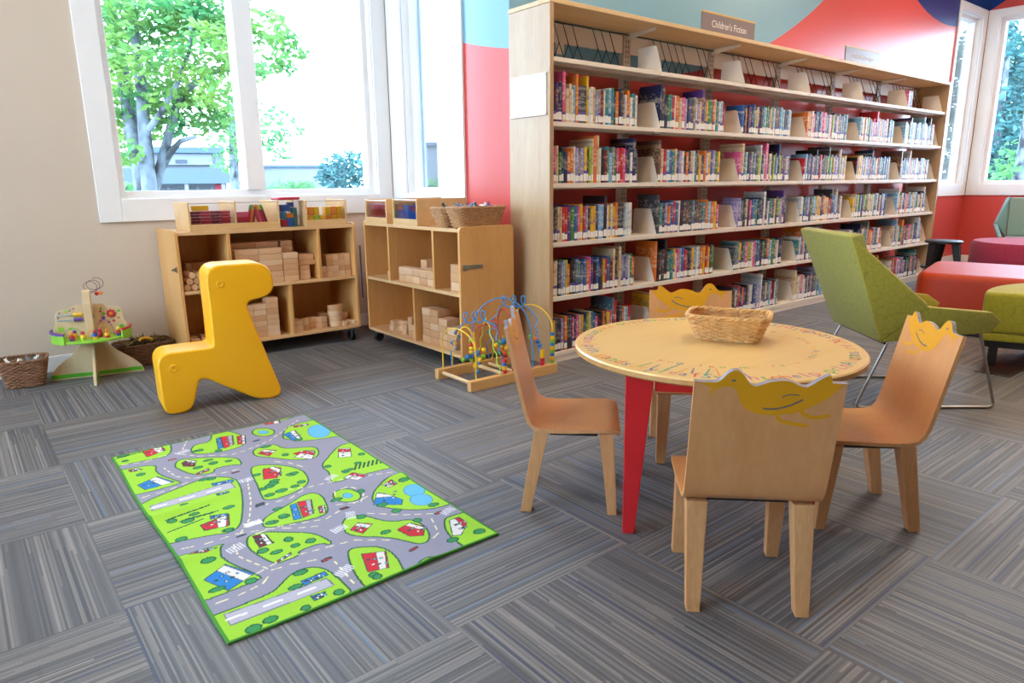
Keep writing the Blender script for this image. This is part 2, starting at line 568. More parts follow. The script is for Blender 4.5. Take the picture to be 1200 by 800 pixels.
# ------------------------------------------------------------------ ceiling lights (out of view; layout and warmth set for interior fill)
mDIFF = M_emit('lamp_diffuser', (1.0, 0.79, 0.57, 1), LAMP)
mDIFF2 = M_emit('lamp_diffuser_cool', (1.0, 0.95, 0.9, 1), LAMP*1.0)
first = None
spots = [(-0.2, 2.7), (2.6, 1.7), (5.2, 1.9), (7.8, 1.9), (4.6, -0.4), (6.8, -0.2), (9.0, 0.6)]
where = ['above the toy shelves', 'above the play table', 'above the bookcase aisle', 'above the lounge seats', 'in the middle of the room', 'behind the lounge seats',
         'by the window wall']
for i, ((x, y), wh) in enumerate(zip(spots, where)):
    if first is None:
        t = thing('ceiling_light', 'white framed ceiling light panel '+wh, 'ceiling light', (x, y, ZC), 0, 'ceiling light panels')
        fr = MB()
        fr.box((-0.62, -0.32, -0.05), (0.62, -0.30, -0.001)).box((-0.62, 0.30, -0.05), (0.62, 0.32, -0.001))
        fr.box((-0.62, -0.30, -0.05), (-0.60, 0.30, -0.001)).box((0.60, -0.30, -0.05), (0.62, 0.30, -0.001))
        fr.build('frame', mWHITE, t)
        MB().box((-0.599, -0.299, -0.035), (0.599, 0.299, -0.015)).build('diffuser', mDIFF, t)
        first = t
    else:
        t = copy_tree(first)
        t.location = (x, y, ZC)
        t['label'] = 'white framed ceiling light panel '+wh

# ------------------------------------------------------------------ outdoors
def ray_at(px, py, dist):
    """point on the sight line of a pixel, dist metres ahead"""
    d = C_RT*((px-600)/FPX) + C_DN*((py-400)/FPX) + C_FW
    return Vector((0, 0, CAM_H)) + d*dist

mGROUND = M_plain('pale_paving', '#7e7e7c', 0.9, 0.1, 1.5)
g = MB()
g.box((-60, YA+TH+0.02, -0.35), (XB+TH+0.02, 90, -0.3)).box((XB+TH+0.02, YC+TH+0.02, -0.35), (110, 90, -0.3)).box((XR+TH+0.02, -60, -0.35), (110, YC+TH+0.02, -0.3))
struct(g.build('ground_outside', mGROUND))

mBARK = None
def bark():
    t = NT('birch_bark')
    n1 = t.n('ShaderNodeTexNoise', i_Scale=7.0, i_Detail=5.0); t.l(t.scale(t.coord(), (1, 1, 0.6)), n1.inputs['Vector'])
    c = t.ramp(n1.outputs['Fac'], [(0.36, lin('#262a2a')), (0.47, lin('#535a60')), (0.7, lin('#787f86'))])
    t.l(c, t.b.inputs['Base Color']); t.b.inputs['Roughness'].default_value = 0.9
    return t.m
mBARK = bark()

def M_leaf(name, a, b):
    t = NT(name)
    n1 = t.n('ShaderNodeTexNoise', i_Scale=2.2, i_Detail=3.0); t.l(t.coord(), n1.inputs['Vector'])
    c = t.ramp(n1.outputs['Fac'], [(0.35, lin(a)), (0.65, lin(b))])
    t.l(c, t.b.inputs['Base Color']); t.b.inputs['Roughness'].default_value = 0.7
    tl = t.n('ShaderNodeBsdfTranslucent'); t.l(c, tl.inputs[0])
    mx = t.n('ShaderNodeMixShader', i_0=0.4); t.l(t.b.outputs[0], mx.inputs[1]); t.l(tl.outputs[0], mx.inputs[2])
    t.l(mx.outputs[0], t.out.inputs['Surface'])
    return t.m
mLEAF = M_leaf('birch_leaves', '#3f7c46', '#7c9c42')
mLEAF2 = M_leaf('bluish_leaves', '#1f4f50', '#4a7f7c')
mLEAF3 = M_leaf('deep_green_leaves', '#173828', '#3c6444')
mLEAF4 = M_leaf('hedge_leaves', '#3f7a4a', '#6a9a58')

def foliage(blobs, size, per, seed, mat, parent, base):
    """blobs = (centre, radius, squash): loose leaves scattered through each blob"""
    rg = random.Random(seed)
    mb = MB()
    for (c, r, sq) in blobs:
        for _ in range(int(per*r*r)):
            while True:
                p = Vector((rg.uniform(-1, 1), rg.uniform(-1, 1), rg.uniform(-1, 1)))
                if p.length <= 1: break
            p = Vector((p.x*r, p.y*r, p.z*r*sq))+Vector(c)-Vector(base)
            s = size*rg.uniform(0.6, 1.3)
            u = Vector((rg.gauss(0, 1), rg.gauss(0, 1), rg.gauss(0, 0.5))).normalized()
            w = u.orthogonal().normalized()
            w = (Matrix.Rotation(rg.uniform(0, 6.28), 3, u) @ w)
            k = u.cross(w)*0.15*s
            mb.add([p-u*s, p+w*s*0.45+k, p+u*s, p-w*s*0.45+k], [(0, 1, 2), (0, 2, 3)])
    return mb.build('foliage', mat, parent, normals=False)

# birch with several stems outside the long window
D = 8.0
base = ray_at(183, 232, D); base.z = -0.3
bt = thing('birch_tree', 'birch tree with several pale mottled stems and light green leaves outside the window', 'tree', base)
def stem(pts, r0, r1):
    mb = MB()
    P = [ray_at(px, py, D+dd)-base for (px, py, dd) in pts]
    P = [Vector((P[0].x*0.6, P[0].y*0.6, 0))] + P if pts[0][1] > 215 else P
    mb.tube(P, r0, 9, False, 0, None, r1)
    mb.build('trunk', mBARK, bt, smooth=60)
stem([(172, 232, 0), (166, 200, 0), (155, 150, 0.1), (143, 80, 0.2), (128, 0, 0.2), (118, -60, 0.3)], 0.13, 0.05)
stem([(176, 232, -0.1), (172, 180, -0.1), (166, 110, -0.1), (158, 40, 0), (151, -40, 0)], 0.10, 0.04)
stem([(178, 232, 0), (190, 190, 0), (205, 130, 0), (218, 105, 0.1), (250, 85, 0.2), (275, 78, 0.2)], 0.075, 0.02)
stem([(190, 195, 0), (200, 178, 0), (212, 165, 0), (230, 160, 0)], 0.05, 0.02)
stem([(172, 155, -0.1), (190, 130, -0.2), (207, 100, -0.3), (222, 60, -0.3), (225, 20, -0.3)], 0.04, 0.015)
blobs = []
rg = random.Random(3)
for (px, py, r) in [(130, 15, .38), (160, 25, .42), (195, 15, .4), (235, 25, .4), (262, 10, .36), (125, 60, .32), (150, 78, .36), (185, 60, .4), (215, 75, .3), (245, 48, .32), (268, 40, .3),
                    (140, 115, .36), (170, 118, .34), (200, 120, .36), (235, 105, .34), (262, 110, .3), (135, 150, .3), (165, 152, .28), (205, 146, .24), (240, 140, .3), (268, 138, .26), (140, 178, .24), (158, 185, .18),
                    (250, 75, .26), (275, 65, .22), (118, 35, .3), (190, 95, .3), (220, 15, .35), (150, -20, .4), (210, -25, .4), (260, -25, .35),
                    (308, 40, .22), (330, 45, .22), (318, 70, .22), (345, 60, .16), (338, 82, .14), (315, 20, .14), (305, 85, .16), (326, 22, .1)]:
    blobs.append((ray_at(px, py, D+rg.uniform(-0.7, 0.7)), r*1.05, 0.62))
foliage(blobs, 0.06, 1500, 5, mLEAF, bt, base)

# slimmer tree further off
D2 = 13.0
base = ray_at(276, 232, D2); base.z = -0.3
bt = thing('young_tree', 'slim pale tree with sparse leaves beyond the birch', 'tree', base)
mb = MB()
P = [Vector((0, 0, 0))]+[ray_at(px, py, D2)-base for (px, py) in [(276, 225), (274, 190), (272, 150), (275, 110)]]
mb.tube(P, 0.12, 8, False, 0, None, 0.05)
mb.build('trunk', mBARK, bt, smooth=60)
foliage([(ray_at(px, py, D2+rg.uniform(-.5, .5)), r, 0.6) for (px, py, r) in [(280, 150, .5), (318, 138, .42), (340, 150, .3), (325, 165, .35), (330, 178, .3), (310, 160, .35), (300, 120, .2), (265, 165, .45), (268, 190, .35), (285, 185, .3)]], 0.075, 420, 8, mLEAF4, bt, base)

# rounded pale tree in front of the far building
base = ray_at(405, 225, 30); base.z = -0.3
bt = thing('round_tree', 'rounded bluish tree across the street', 'tree', base)
MB().cyl((0, 0, 0), (0, 0, 1.0), 0.15, 0.1, 10).build('trunk', mBARK, bt, smooth=60)
foliage([(ray_at(px, py, 30+rg.uniform(-1, 1)), r, 0.8) for (px, py, r) in [(395, 195, .8), (415, 195, .9), (400, 210, .9), (420, 212, .8), (385, 210, .6), (405, 190, .7)]], 0.16, 220, 9, mLEAF2, bt, base)

# evergreen trees by the corner window
def conifer(name, label, px, dist, blobs, mat, seed, size, per):
    base = ray_at(px, 215, dist); base.z = -0.3
    t = thing(name, label, 'tree', base, 0, 'trees outside the corner window')
    MB().cyl((0, 0, 0), (0, 0, 4.5), 0.18, 0.06, 10).build('trunk', mBARK, t, smooth=60)
    foliage([(ray_at(a, b, dist+rg.uniform(-.6, .6)), r, 0.8) for (a, b, r) in blobs], size, per, seed, mat, t, base)
conifer('evergreen_tree', 'bluish feathery evergreen tree beside the corner window frame', 1160, 19, [(1150, 60, .8), (1165, 60, 1.0), (1155, 95, 1.0), (1172, 95, 1.1), (1150, 130, 1.0), (1165, 135, 1.2), (1155, 170, 1.1), (1172, 175, 1.2), (1150, 205, 1.0), (1168, 208, 1.1), (1162, 35, .6), (1128, 80, .7), (1125, 130, .8), (1122, 180, .9), (1140, 205, .9)], mLEAF2, 11, 0.11, 520)
conifer('evergreen_tree', 'dark evergreen tree standing behind the bluish feathery one', 1190, 22, [(1185, 80, 1.0), (1200, 90, 1.0), (1190, 120, 1.2), (1205, 140, 1.3), (1185, 160, 1.2), (1200, 180, 1.2), (1190, 210, 1.2), (1178, 50, .7), (1215, 110, 1.2), (1220, 180, 1.3)], mLEAF3, 12, 0.11, 480)
conifer('garden_shrub', 'light green shrub low outside the corner window', 1195, 14, [(1198, 185, .5), (1200, 205, .7), (1188, 212, .5), (1210, 195, .6)], mLEAF4, 13, 0.08, 420)

mFACADE = M_plain('white_facade', '#6f757c', 0.8, 0.03, 1.0)
mFGREY = M_plain('grey_facade', '#4a5867', 0.8, 0.04, 1.0)
mFDARK = M_plain('blue_grey_fascia', '#3e5268', 0.7, 0.05, 1.0)
mWINDARK = M_plain('dark_shop_glass', '#1f2e3c', 0.3, 0.2, 0.8)
mSIGNRED = M_plain('red_shop_sign', '#a82c40', 0.6, 0.03)

def building(px, dist, label, name='building'):
    p = ray_at(px, 300, dist)
    t = thing(name, label, 'building', (p.x, p.y, -0.3), -math.atan2(p.x, p.y))
    return t
b = building(222, 50, 'low grey and white shop with dark windows across the street')
MB().box((-5, 0.2, 0), (3.0, 8, 3.7)).build('wall', mFACADE, b)
MB().box((-1.6, -0.5, 3.65), (3.05, 8.2, 4.05)).build('fascia', mFDARK, b)
MB().box((-1.2, -0.2, 2.85), (2.2, 0.19, 3.6)).build('sign_board', mFACADE, b)
MB().box((-0.2, -0.26, 2.95), (0.55, -0.21, 3.2)).build('lettering', mWINDARK, b)
MB().box((-5, -1.0, 1.55), (3.2, 0.19, 2.6)).build('canopy', mFGREY, b)
for i in range(7):
    MB().box((-3.6+i*0.95, 0.1, 0.25), (-2.85+i*0.95, 0.19, 1.35)).build('window', mWINDARK, b)
for i in range(3):
    MB().box((-2.2+i*2.4, -0.9, 0), (-1.95+i*2.4, -0.65, 1.54)).build('column', mFACADE, b)
MB().box((2.2, 0.08, 1.1), (2.7, 0.19, 1.5)).build('sign', mSIGNRED, b)
b = building(338, 56, 'long white building with a row of dark windows beyond the birch')
MB().box((-3.0, 0.2, 0), (5.0, 8, 2.75)).build('wall', mFACADE, b)
MB().box((-3.0, 0.0, 2.76), (4.6, 8, 2.95)).build('fascia', mFDARK, b)
MB().box((-1.6, 0.1, 0.3), (0.6, 0.19, 1.0)).build('window', mWINDARK, b)
MB().box((0.95, 0.1, 0.3), (1.6, 0.19, 1.0)).build('window', mWINDARK, b)
b = building(512, 42, 'two storey white building with square windows and a red sign')
MB().box((-2.6, 0.2, 0), (8, 8, 3.55)).build('wall', mFACADE, b)
MB().box((-0.7, 0.0, 3.56), (8, 8, 3.75)).build('fascia', mFDARK, b)
for (x, z) in [(-1.75, 0.9), (-1.65, 2.1), (-0.2, 0.8), (-0.75, 0.8)]:
    MB().box((x, 0.1, z), (x+0.5, 0.19, z+0.6)).build('window', mWINDARK, b)
MB().box((0.35, 0.06, 1.6), (1.1, 0.19, 2.3)).build('sign', mFACADE, b)
MB().box((0.35, 0.02, 1.45), (1.1, 0.05, 1.72)).build('sign_band', mSIGNRED, b)
def shrub(px, py, dist, r, label, seed):
    c = ray_at(px, py, dist)
    t = thing('street_shrub', label, 'shrub', (c.x, c.y, -0.3), 0, 'shrubs along the street')
    foliage([(Vector((c.x+dx, c.y, max(c.z, -0.3+r*0.5))), r, 0.7) for dx in (-r*0.8, 0, r*0.8)], 0.13, 330, seed, mLEAF4, t, Vector((c.x, c.y, -0.3)))
    MB().cyl((0, 0, 0), (0, 0, max(c.z, -0.3+r*0.5)+0.3), 0.05, 0.03, 8).build('stem', mBARK, t)
shrub(150, 226, 26, 0.65, 'low green shrub at the foot of the birch', 21)
shrub(345, 222, 34, 0.7, 'low shrub in front of the long white building', 22)
shrub(318, 226, 32, 0.5, 'small shrub beside the window mullion outdoors', 23)
shrub(515, 222, 30, 0.7, 'shrub under the square windows of the two storey building', 24)

mPOST = M_plain('beige_slotted_post', '#c0b09c', 0.5, 0.1, 90.0)

# ------------------------------------------------------------------ bookcase
BX0, BX1, BYF, BYB = 2.683, 8.163, 2.934, 3.262
SECW = (BX1-BX0)/6
SHELF = [0.062, 0.398, 0.717, 1.050, 1.385, 1.722]      # top faces, lowest first
bc = thing('bookcase', 'long open bookcase with cream metal shelves and a maple end panel and canopy', 'bookcase', (BX0, BYF, 0))
def L(x, y, z): return (x-BX0, y-BYF, z)
for i, (x0, x1) in enumerate(((BX0-0.03, BX0-0.001), (BX1+0.001, BX1+0.03))):
    o = MB().box(L(x0, BYF-0.012, 0.0), L(x1, BYB+0.01, 1.985)).build('end_panel', mPANEL, bc, bevel=0.002)
    if i == 0:
        h = MB()
        h.box(L(x0-0.007, BYF+0.012, 1.43), L(x0-0.001, BYB-0.01, 1.63))
        ho = h.build('label_holder', mPAPER, o)
        MB().box(L(x0-0.009, BYF+0.008, 1.631), L(x0-0.001, BYB-0.006, 1.638)).build('holder_rail', mCREAMMETAL, ho)
        MB().box(L(x0-0.012, BYF+0.008, 1.418), L(x0-0.001, BYB-0.006, 1.429)).build('holder_rail', mCREAMMETAL, ho)
MB().box(L(BX0-0.032, BYF-0.014, 1.986), L(BX1+0.032, BYB+0.012, 2.010)).build('canopy', mMAPLEX, bc, bevel=0.002)
for k in range(6):
    a, b = BX0+k*SECW, BX0+(k+1)*SECW
    for z in SHELF:
        m = MB()
        m.box(L(a+0.002, BYF+0.003, z-0.004), L(b-0.002, BYB-0.05, z))
        m.box(L(a+0.002, BYF+0.001, z-0.024), L(b-0.002, BYF+0.003, z))          # turned-down front lip
        m.box(L(a+0.002, BYB-0.052, z-0.02), L(b-0.002, BYB-0.05, z+0.012))
        m.box(L(a+0.002, BYF+0.003, z-0.03), L(a+0.006, BYB-0.05, z-0.004)).box(L(b-0.006, BYF+0.003, z-0.03), L(b-0.002, BYB-0.05, z-0.004))
        m.box(L(a+0.006, BYF+0.05, z-0.035), L(b-0.006, BYF+0.07, z-0.004))
        m.build('shelf', mCREAMMETAL, bc)
    MB().box(L(a+0.002, BYF+0.006, 0.001), L(b-0.002, BYF+0.012, 0.037)).build('kick_plate', mCREAMMETAL, bc)
    MB().box(L(a+0.004, BYB-0.035, 1.865), L(b-0.004, BYB-0.022, 1.972)).box(L(a+0.30, BYB-0.036, 1.805), L(a+0.36, BYB-0.022, 1.865)).build('back_rail', mCREAMMETAL, bc)
    MB().tube([L(a+0.004, BYB-0.06, 1.972), L(b-0.004, BYB-0.06, 1.972)], 0.004, 6).build('wire_rail', mBLACKWIRE, bc)
    if k < 5:
        MB().prism([(0.05, 1.985), (BYB-0.04-BYF, 1.985), (BYB-0.04-BYF, 1.945), (0.05, 1.972)], b-0.004-BX0, b+0.004-BX0, 'x').build('canopy_bracket', mCREAMMETAL, bc)
for k in range(7):
    x = BX0+k*SECW
    w = 0.033
    x0, x1 = (x-w, x+w) if 0 < k < 6 else ((x+0.001, x+w) if k == 0 else (x-w, x-0.001))
    m = MB().box(L(x0, BYB-0.045, 0), L(x1, BYB-0.005, 1.98))
    po = m.build('upright', mPOST, bc)
    # slots punched down the face of the post
    s = MB()
    if 0 < k < 6:
        for zz in range(60):
            z = 0.1+zz*0.031
            s.box(L(x-0.014, BYB-0.0462, z), L(x-0.009, BYB-0.0452, z+0.016)).box(L(x+0.009, BYB-0.0462, z), L(x+0.014, BYB-0.0452, z+0.016))
        s.build('slot_pattern', mBLACK, po)

# ---- books
PAL = {  # code: (plain name, cover, accent)
    'r': ('red', '#c8262b', '#f3d9c8'), 'R': ('dark red', '#7d1f27', '#d8b070'), 'k': ('black', '#1d1b1f', '#9a2f34'), 'n': ('navy', '#1f2b52', '#c9c3b8'),
    'b': ('blue', '#2f62a8', '#e6e2d8'), 'l': ('light blue', '#7fb6d6', '#f5f0e6'), 't': ('teal', '#2f8790', '#e3c46c'), 'g': ('green', '#3c8a4a', '#efe3b8'),
    'e': ('lime green', '#a9c62e', '#40503a'), 'y': ('yellow', '#e9bd27', '#5a3f8a'), 'o': ('orange', '#e27a27', '#fbe3c0'), 'p': ('pink', '#dd5f91', '#fbe6ee'),
    'u': ('purple', '#5b3a86', '#e5c75a'), 'v': ('lavender', '#9a8fc0', '#f2eef8'), 'w': ('white', '#e4e0da', '#7fa3bd'), 'c': ('cream', '#dcc7a0', '#a5503c'),
    'G': ('grey', '#8d8b88', '#efeae0'), 'm': ('brown', '#6b4a3a', '#d9b98a'), 'd': ('charcoal', '#3d3f45', '#b9b6b0'), 's': ('slate', '#5d7683', '#dfe6e6')}

def M_cover(name, h1, h2, seed):
    """printed cover: a title block, bands and small lettering-like marks up the spine (v runs up the book)"""
    t = NT(name)
    uv = t.n('ShaderNodeTexCoord').outputs['UV']
    sp = t.n('ShaderNodeSeparateXYZ'); t.l(uv, sp.inputs[0])
    rnds = t.n('ShaderNodeObjectInfo').outputs['Random']
    v = t.math('ADD', sp.outputs[1], t.math('MULTIPLY', t.math('FLOOR', sp.outputs[0]), 0.0))
    cb = t.n('ShaderNodeCombineXYZ')
    t.l(t.math('FLOOR', t.math('MULTIPLY', v, 30.0)), cb.inputs[1])
    t.l(t.math('FLOOR', t.math('MULTIPLY', sp.outputs[0], 3.0)), cb.inputs[0])
    cb.inputs[2].default_value = seed
    w = t.n('ShaderNodeTexWhiteNoise', noise_dimensions='3D'); t.l(cb.outputs[0], w.inputs['Vector'])
    title = t.math('MULTIPLY', t.math('GREATER_THAN', v, 0.40+0.02*(seed % 5)), t.math('LESS_THAN', v, 0.80+0.02*(seed % 4)))
    marks = t.math('MULTIPLY', t.math('GREATER_THAN', w.outputs['Value'], 0.66), title)
    band = t.math('GREATER_THAN', t.math('SINE', t.math('MULTIPLY_ADD', v, 9.0+seed % 7, float(seed))), 0.93)
    c = t.mix(t.math('MULTIPLY', marks, 0.42), lin(h1), lin(h2))
    c = t.mix(t.math('MULTIPLY', band, 0.4), c, lin(h2))
    nz = t.n('ShaderNodeTexNoise', i_Scale=6.0, i_Detail=2.0); t.l(t.scale(uv, (1.0, 3.0, 1)), nz.inputs['Vector'])
    c = t.mix(t.math('MULTIPLY', nz.outputs['Fac'], 0.25), c, lin('#3a3340'))
    t.l(c, t.b.inputs['Base Color'])
    t.b.inputs['Roughness'].default_value = 0.38
    return t.m
mCOVER = {k: [M_cover('book_cover_%s_%d' % (n.replace(' ', '_'), j), h1, h2, i*3+j*11+1) for j in range(2)] for i, (k, (n, h1, h2)) in enumerate(PAL.items())}
mPAGES = M_plain('book_pages', '#e3d9c4', 0.8, 0.06, 90.0)
mLABEL = M_plain('spine_label_white', '#eceae6', 0.5, 0.02)
mLABELP = M_plain('spine_label_purple', '#5a4b9c', 0.5, 0.02)
COVLIST = []
COVIDX = {}
for k in PAL:
    for j in range(2):
        COVIDX[(k, j)] = len(COVLIST)
        COVLIST.append(mCOVER[k][j])

def book_geo(mb, w, h, d, mats, lab, purple, M=None):
    """upright book: spine towards -y at y=0; cover shell round a page block. mats = indices (cover, pages, label, purple)"""
    c, pg, lb, pp = mats
    tk = 0.0022
    hh = 0.003
    uvs = []
    def q(pts, mi, uv=None):
        mb.add(pts, [tuple(range(len(pts)))], mi, M)
        mb.uv.append(uv or [(0.5, 0.05)]*len(pts))
    zb = [0.0]
    if lab:
        zb += [0.012, lab] + ([lab+0.016] if purple else [])
    zb.append(h)
    x0, x1 = -w/2, w/2
    b = min(0.0035, w*0.25)
    for i in range(len(zb)-1):
        mi = c
        if lab and i == 1: mi = lb
        if lab and purple and i == 2: mi = pp
        za, zc = zb[i], zb[i+1]
        ua = (za/h, zc/h)
        # gently rounded spine in three strips
        q([(x0+b, 0, za), (x1-b, 0, za), (x1-b, 0, zc), (x0+b, 0, zc)], mi, [(0.1, ua[0]), (0.9, ua[0]), (0.9, ua[1]), (0.1, ua[1])])
        q([(x0, b, za), (x0+b, 0, za), (x0+b, 0, zc), (x0, b, zc)], mi, [(0, ua[0]), (0.1, ua[0]), (0.1, ua[1]), (0, ua[1])])
        q([(x1-b, 0, za), (x1, b, za), (x1, b, zc), (x1-b, 0, zc)], mi, [(0.9, ua[0]), (1, ua[0]), (1, ua[1]), (0.9, ua[1])])
    # boards outside and in
    for s, xo, xi in ((-1, x0, x0+tk), (1, x1, x1-tk)):
        q([(xo, d, 0), (xo, b, 0), (xo, b, h), (xo, d, h)][::s], c, [(5, 0), (1, 0), (1, 1), (5, 1)][::s])
        q([(xi, d, 0), (xi, 0.004, 0), (xi, 0.004, h), (xi, d, h)][::-s], c)
        q([(xo, b, h), (xi, 0.004, h), (xi, d, h), (xo, d, h)], c)
        q([(xo, b, 0), (xo, d, 0), (xi, d, 0), (xi, 0.004, 0)], c)
        q([(xo, d, 0), (xo, d, h), (xi, d, h), (xi, d, 0)], c)
    q([(x0+b, 0, h), (x1-b, 0, h), (x1-tk, 0.004, h), (x0+tk, 0.004, h)], c)
    # page block
    xa, xc = x0+tk, x1-tk
    zt, z0 = h-hh, hh
    q([(xa, 0.004, zt), (xc, 0.004, zt), (xc, d-0.004, zt), (xa, d-0.004, zt)], pg)
    q([(xa, d-0.004, z0), (xa, d-0.004, zt), (xc, d-0.004, zt), (xc, d-0.004, z0)], pg)
    q([(xa, 0.004, z0), (xa, d-0.004, z0), (xc, d-0.004, z0), (xc, 0.004, z0)], pg)

ORD = ['first', 'second', 'third', 'fourth', 'fifth', 'sixth', 'seventh', 'eighth', 'ninth', 'tenth', 'eleventh', 'twelfth', 'thirteenth', 'fourteenth', 'fifteenth', 'sixteenth', 'seventeenth', 'eighteenth',
       'nineteenth', 'twentieth', 'twenty-first', 'twenty-second', 'twenty-third', 'twenty-fourth', 'twenty-fifth', 'twenty-sixth', 'twenty-seventh', 'twenty-eighth', 'twenty-ninth', 'thirtieth',
       'thirty-first', 'thirty-second', 'thirty-third', 'thirty-fourth', 'thirty-fifth', 'thirty-sixth', 'thirty-seventh', 'thirty-eighth']
ROWS = {  # (section, shelf row counted from the highest book row): ^ a tall book, * a wide one
    (0, 0): 'r k u n p^ c c w l o^ d* y^ w w c v G R w t l t d o k d G w o w t w', (0, 1): 'w p c g n n o o w v G v y n e c^ o^ c^ w k R t l G g p r r p u d w n^ n',
    (0, 2): 'd d c c r r u g b p y r v d y y u l l k^ w y w y o d* l w w w', (0, 3): 'o c w d v l y o k d s s s b o p u k b n m y r b R c^ n y c^ v s v w g o',
    (0, 4): 'c y d n v o d d p n p c y n e c t b p k k o m y p s^ r^ k d o w l r', (1, 0): 'n^ d^ n g t r w o c p v k b m G w v c u^ G y g t o w t w l r',
    (1, 1): 'm^ c r l b t c s v w k o d c w t m y n o w y b v g y', (1, 2): 'd^ t n v o b r b w k d m d s d m d t o l o y p', (1, 3): 'o^ k d d k^ t t y w p l b r d n y l w l o y r y d g',
    (1, 4): 'y^ k n d c b t g o w n d k l y'}
rb = random.Random(42)
KEYS = list('rknbltgeyopuvwcGmds')+list('kndwcsl')
def row_code(sec, row):
    s = ROWS.get((sec, row))
    if s: return s.split()
    n = rb.randint(24, 29)
    return [rb.choice(KEYS)+('^' if rb.random() < 0.07 else '') for _ in range(n)]

rest = MB(); rest.uv = []
RESTM = COVLIST+[mPAGES, mLABEL, mLABELP]
NP, NL, NPP = len(COVLIST), len(COVLIST)+1, len(COVLIST)+2
rowname = ['second shelf down', 'third shelf down', 'fourth shelf down', 'fifth shelf down', 'lowest shelf']
nbook = 0
for sec in range(6):
    for row in range(5):
        z = SHELF[4-row]+0.001
        codes = row_code(sec, row)
        x = BX0+sec*SECW+(0.012 if sec == 0 else 0.034)
        end = BX0+sec*SECW+SECW*rb.uniform(0.75, 0.82)
        if sec == 1 and row == 4: end -= 0.25
        wts = [rb.uniform(0.75, 1.35)*(3.0 if '*' in c else 1.0)*(0.8 if c[0] in 'Gw' else 1) for c in codes]
        k = (end-x)/sum(wts)
        for i, (c, wt) in enumerate(zip(codes, wts)):
            w = wt*k
            tall = '^' in c
            h = rb.uniform(0.245, 0.275) if tall else (rb.uniform(0.190, 0.213) if rb.random() < 0.8 else rb.uniform(0.168, 0.19))
            d = rb.uniform(0.165, 0.2) if tall else rb.uniform(0.132, 0.15)
            lab = rb.uniform(0.040, 0.055) if rb.random() < 0.82 else 0
            purple = lab and rb.random() < 0.4
            key = c[0]
            ci = (key, rb.randint(0, 1))
            y = BYF+0.016+rb.uniform(0, 0.006)
            wg = max(w-0.0012, 0.004)
            if sec < 2 or (sec == 2 and row < 1):
                mb = MB(); mb.uv = []
                book_geo(mb, wg, h, d, (0, 1, 2, 3), lab, purple)
                o = mb.build('book', [mCOVER[key][ci[1]], mPAGES, mLABEL, mLABELP], None, (x+w/2, y, z), normals=False)
                size = 'tall' if tall else ('thick' if w > 0.032 else ('slim' if w < 0.018 else 'standing'))
                bay = 'from the end panel' if sec == 0 else ('along the second bay' if sec == 1 else 'along the third bay')
                tag(o, '%s %s book, %s %s, %s' % (size, PAL[key][0], ORD[i], bay, rowname[row]), 'book', 'books on the library shelves')
                nbook += 1
            else:
                book_geo(rest, wg, h, d, (COVIDX[ci], NP, NL, NPP), lab, purple, Matrix.Translation((x+w/2-BX0, y-BYF, z)))
            x += w
# a few discs and books left on the wire shelf at the far end
x = BX0+5*SECW+0.05
for c in 'pvun':
    book_geo(rest, 0.022, 0.15, 0.13, (COVIDX[(c, 0)], NP, NL, NPP), 0, False, Matrix.Translation((x-BX0, 0.02, SHELF[5]+0.001)))
    x += 0.024
ro = rest.build('book_rows', RESTM, None, (BX0, BYF, 0), normals=False)
tag(ro, 'rows of many-coloured books filling the far bays of the bookcase', 'books', None, 'stuff')
print('BOOKS', nbook)

# ---- white sheet-metal bookends
def make_bookend():
    m = MB()
    out = [(0.0, 0.0), (0.2, 0.0), (0.2, 0.155), (0.192, 0.163), (0.062, 0.163), (0.05, 0.155)]
    m.prism(out, -0.0012, 0.0012, 'x')
    return m.box((-0.05, 0.004, 0.0), (-0.0012, 0.11, 0.0009))
be0 = None
baylab = ['second', 'third', 'fourth', 'fifth', 'last']
shelflab = ['on the top shelf', 'on the second shelf', 'on the third shelf', 'on the fourth shelf', 'on the fifth shelf', 'on the lowest shelf']
for sec in range(1, 7):
    for row in range(6):
        z = SHELF[5-row]+0.001
        x = BX0+sec*SECW+0.022 if sec < 6 else BX1-0.06
        y = BYF+0.008
        lab = ('white metal bookend starting the %s bay %s' % (baylab[sec-1], shelflab[row])) if sec < 6 else ('white metal bookend against the far end panel %s' % shelflab[row])
        if be0 is None:
            be0 = make_bookend().build('bookend', mCREAMMETAL, None, (x, y, z))
            o = be0
        else:
            o = be0.copy(); COL.objects.link(o); o.location = (x, y, z)
        tag(o, lab, 'bookend', 'white bookends on the shelves')

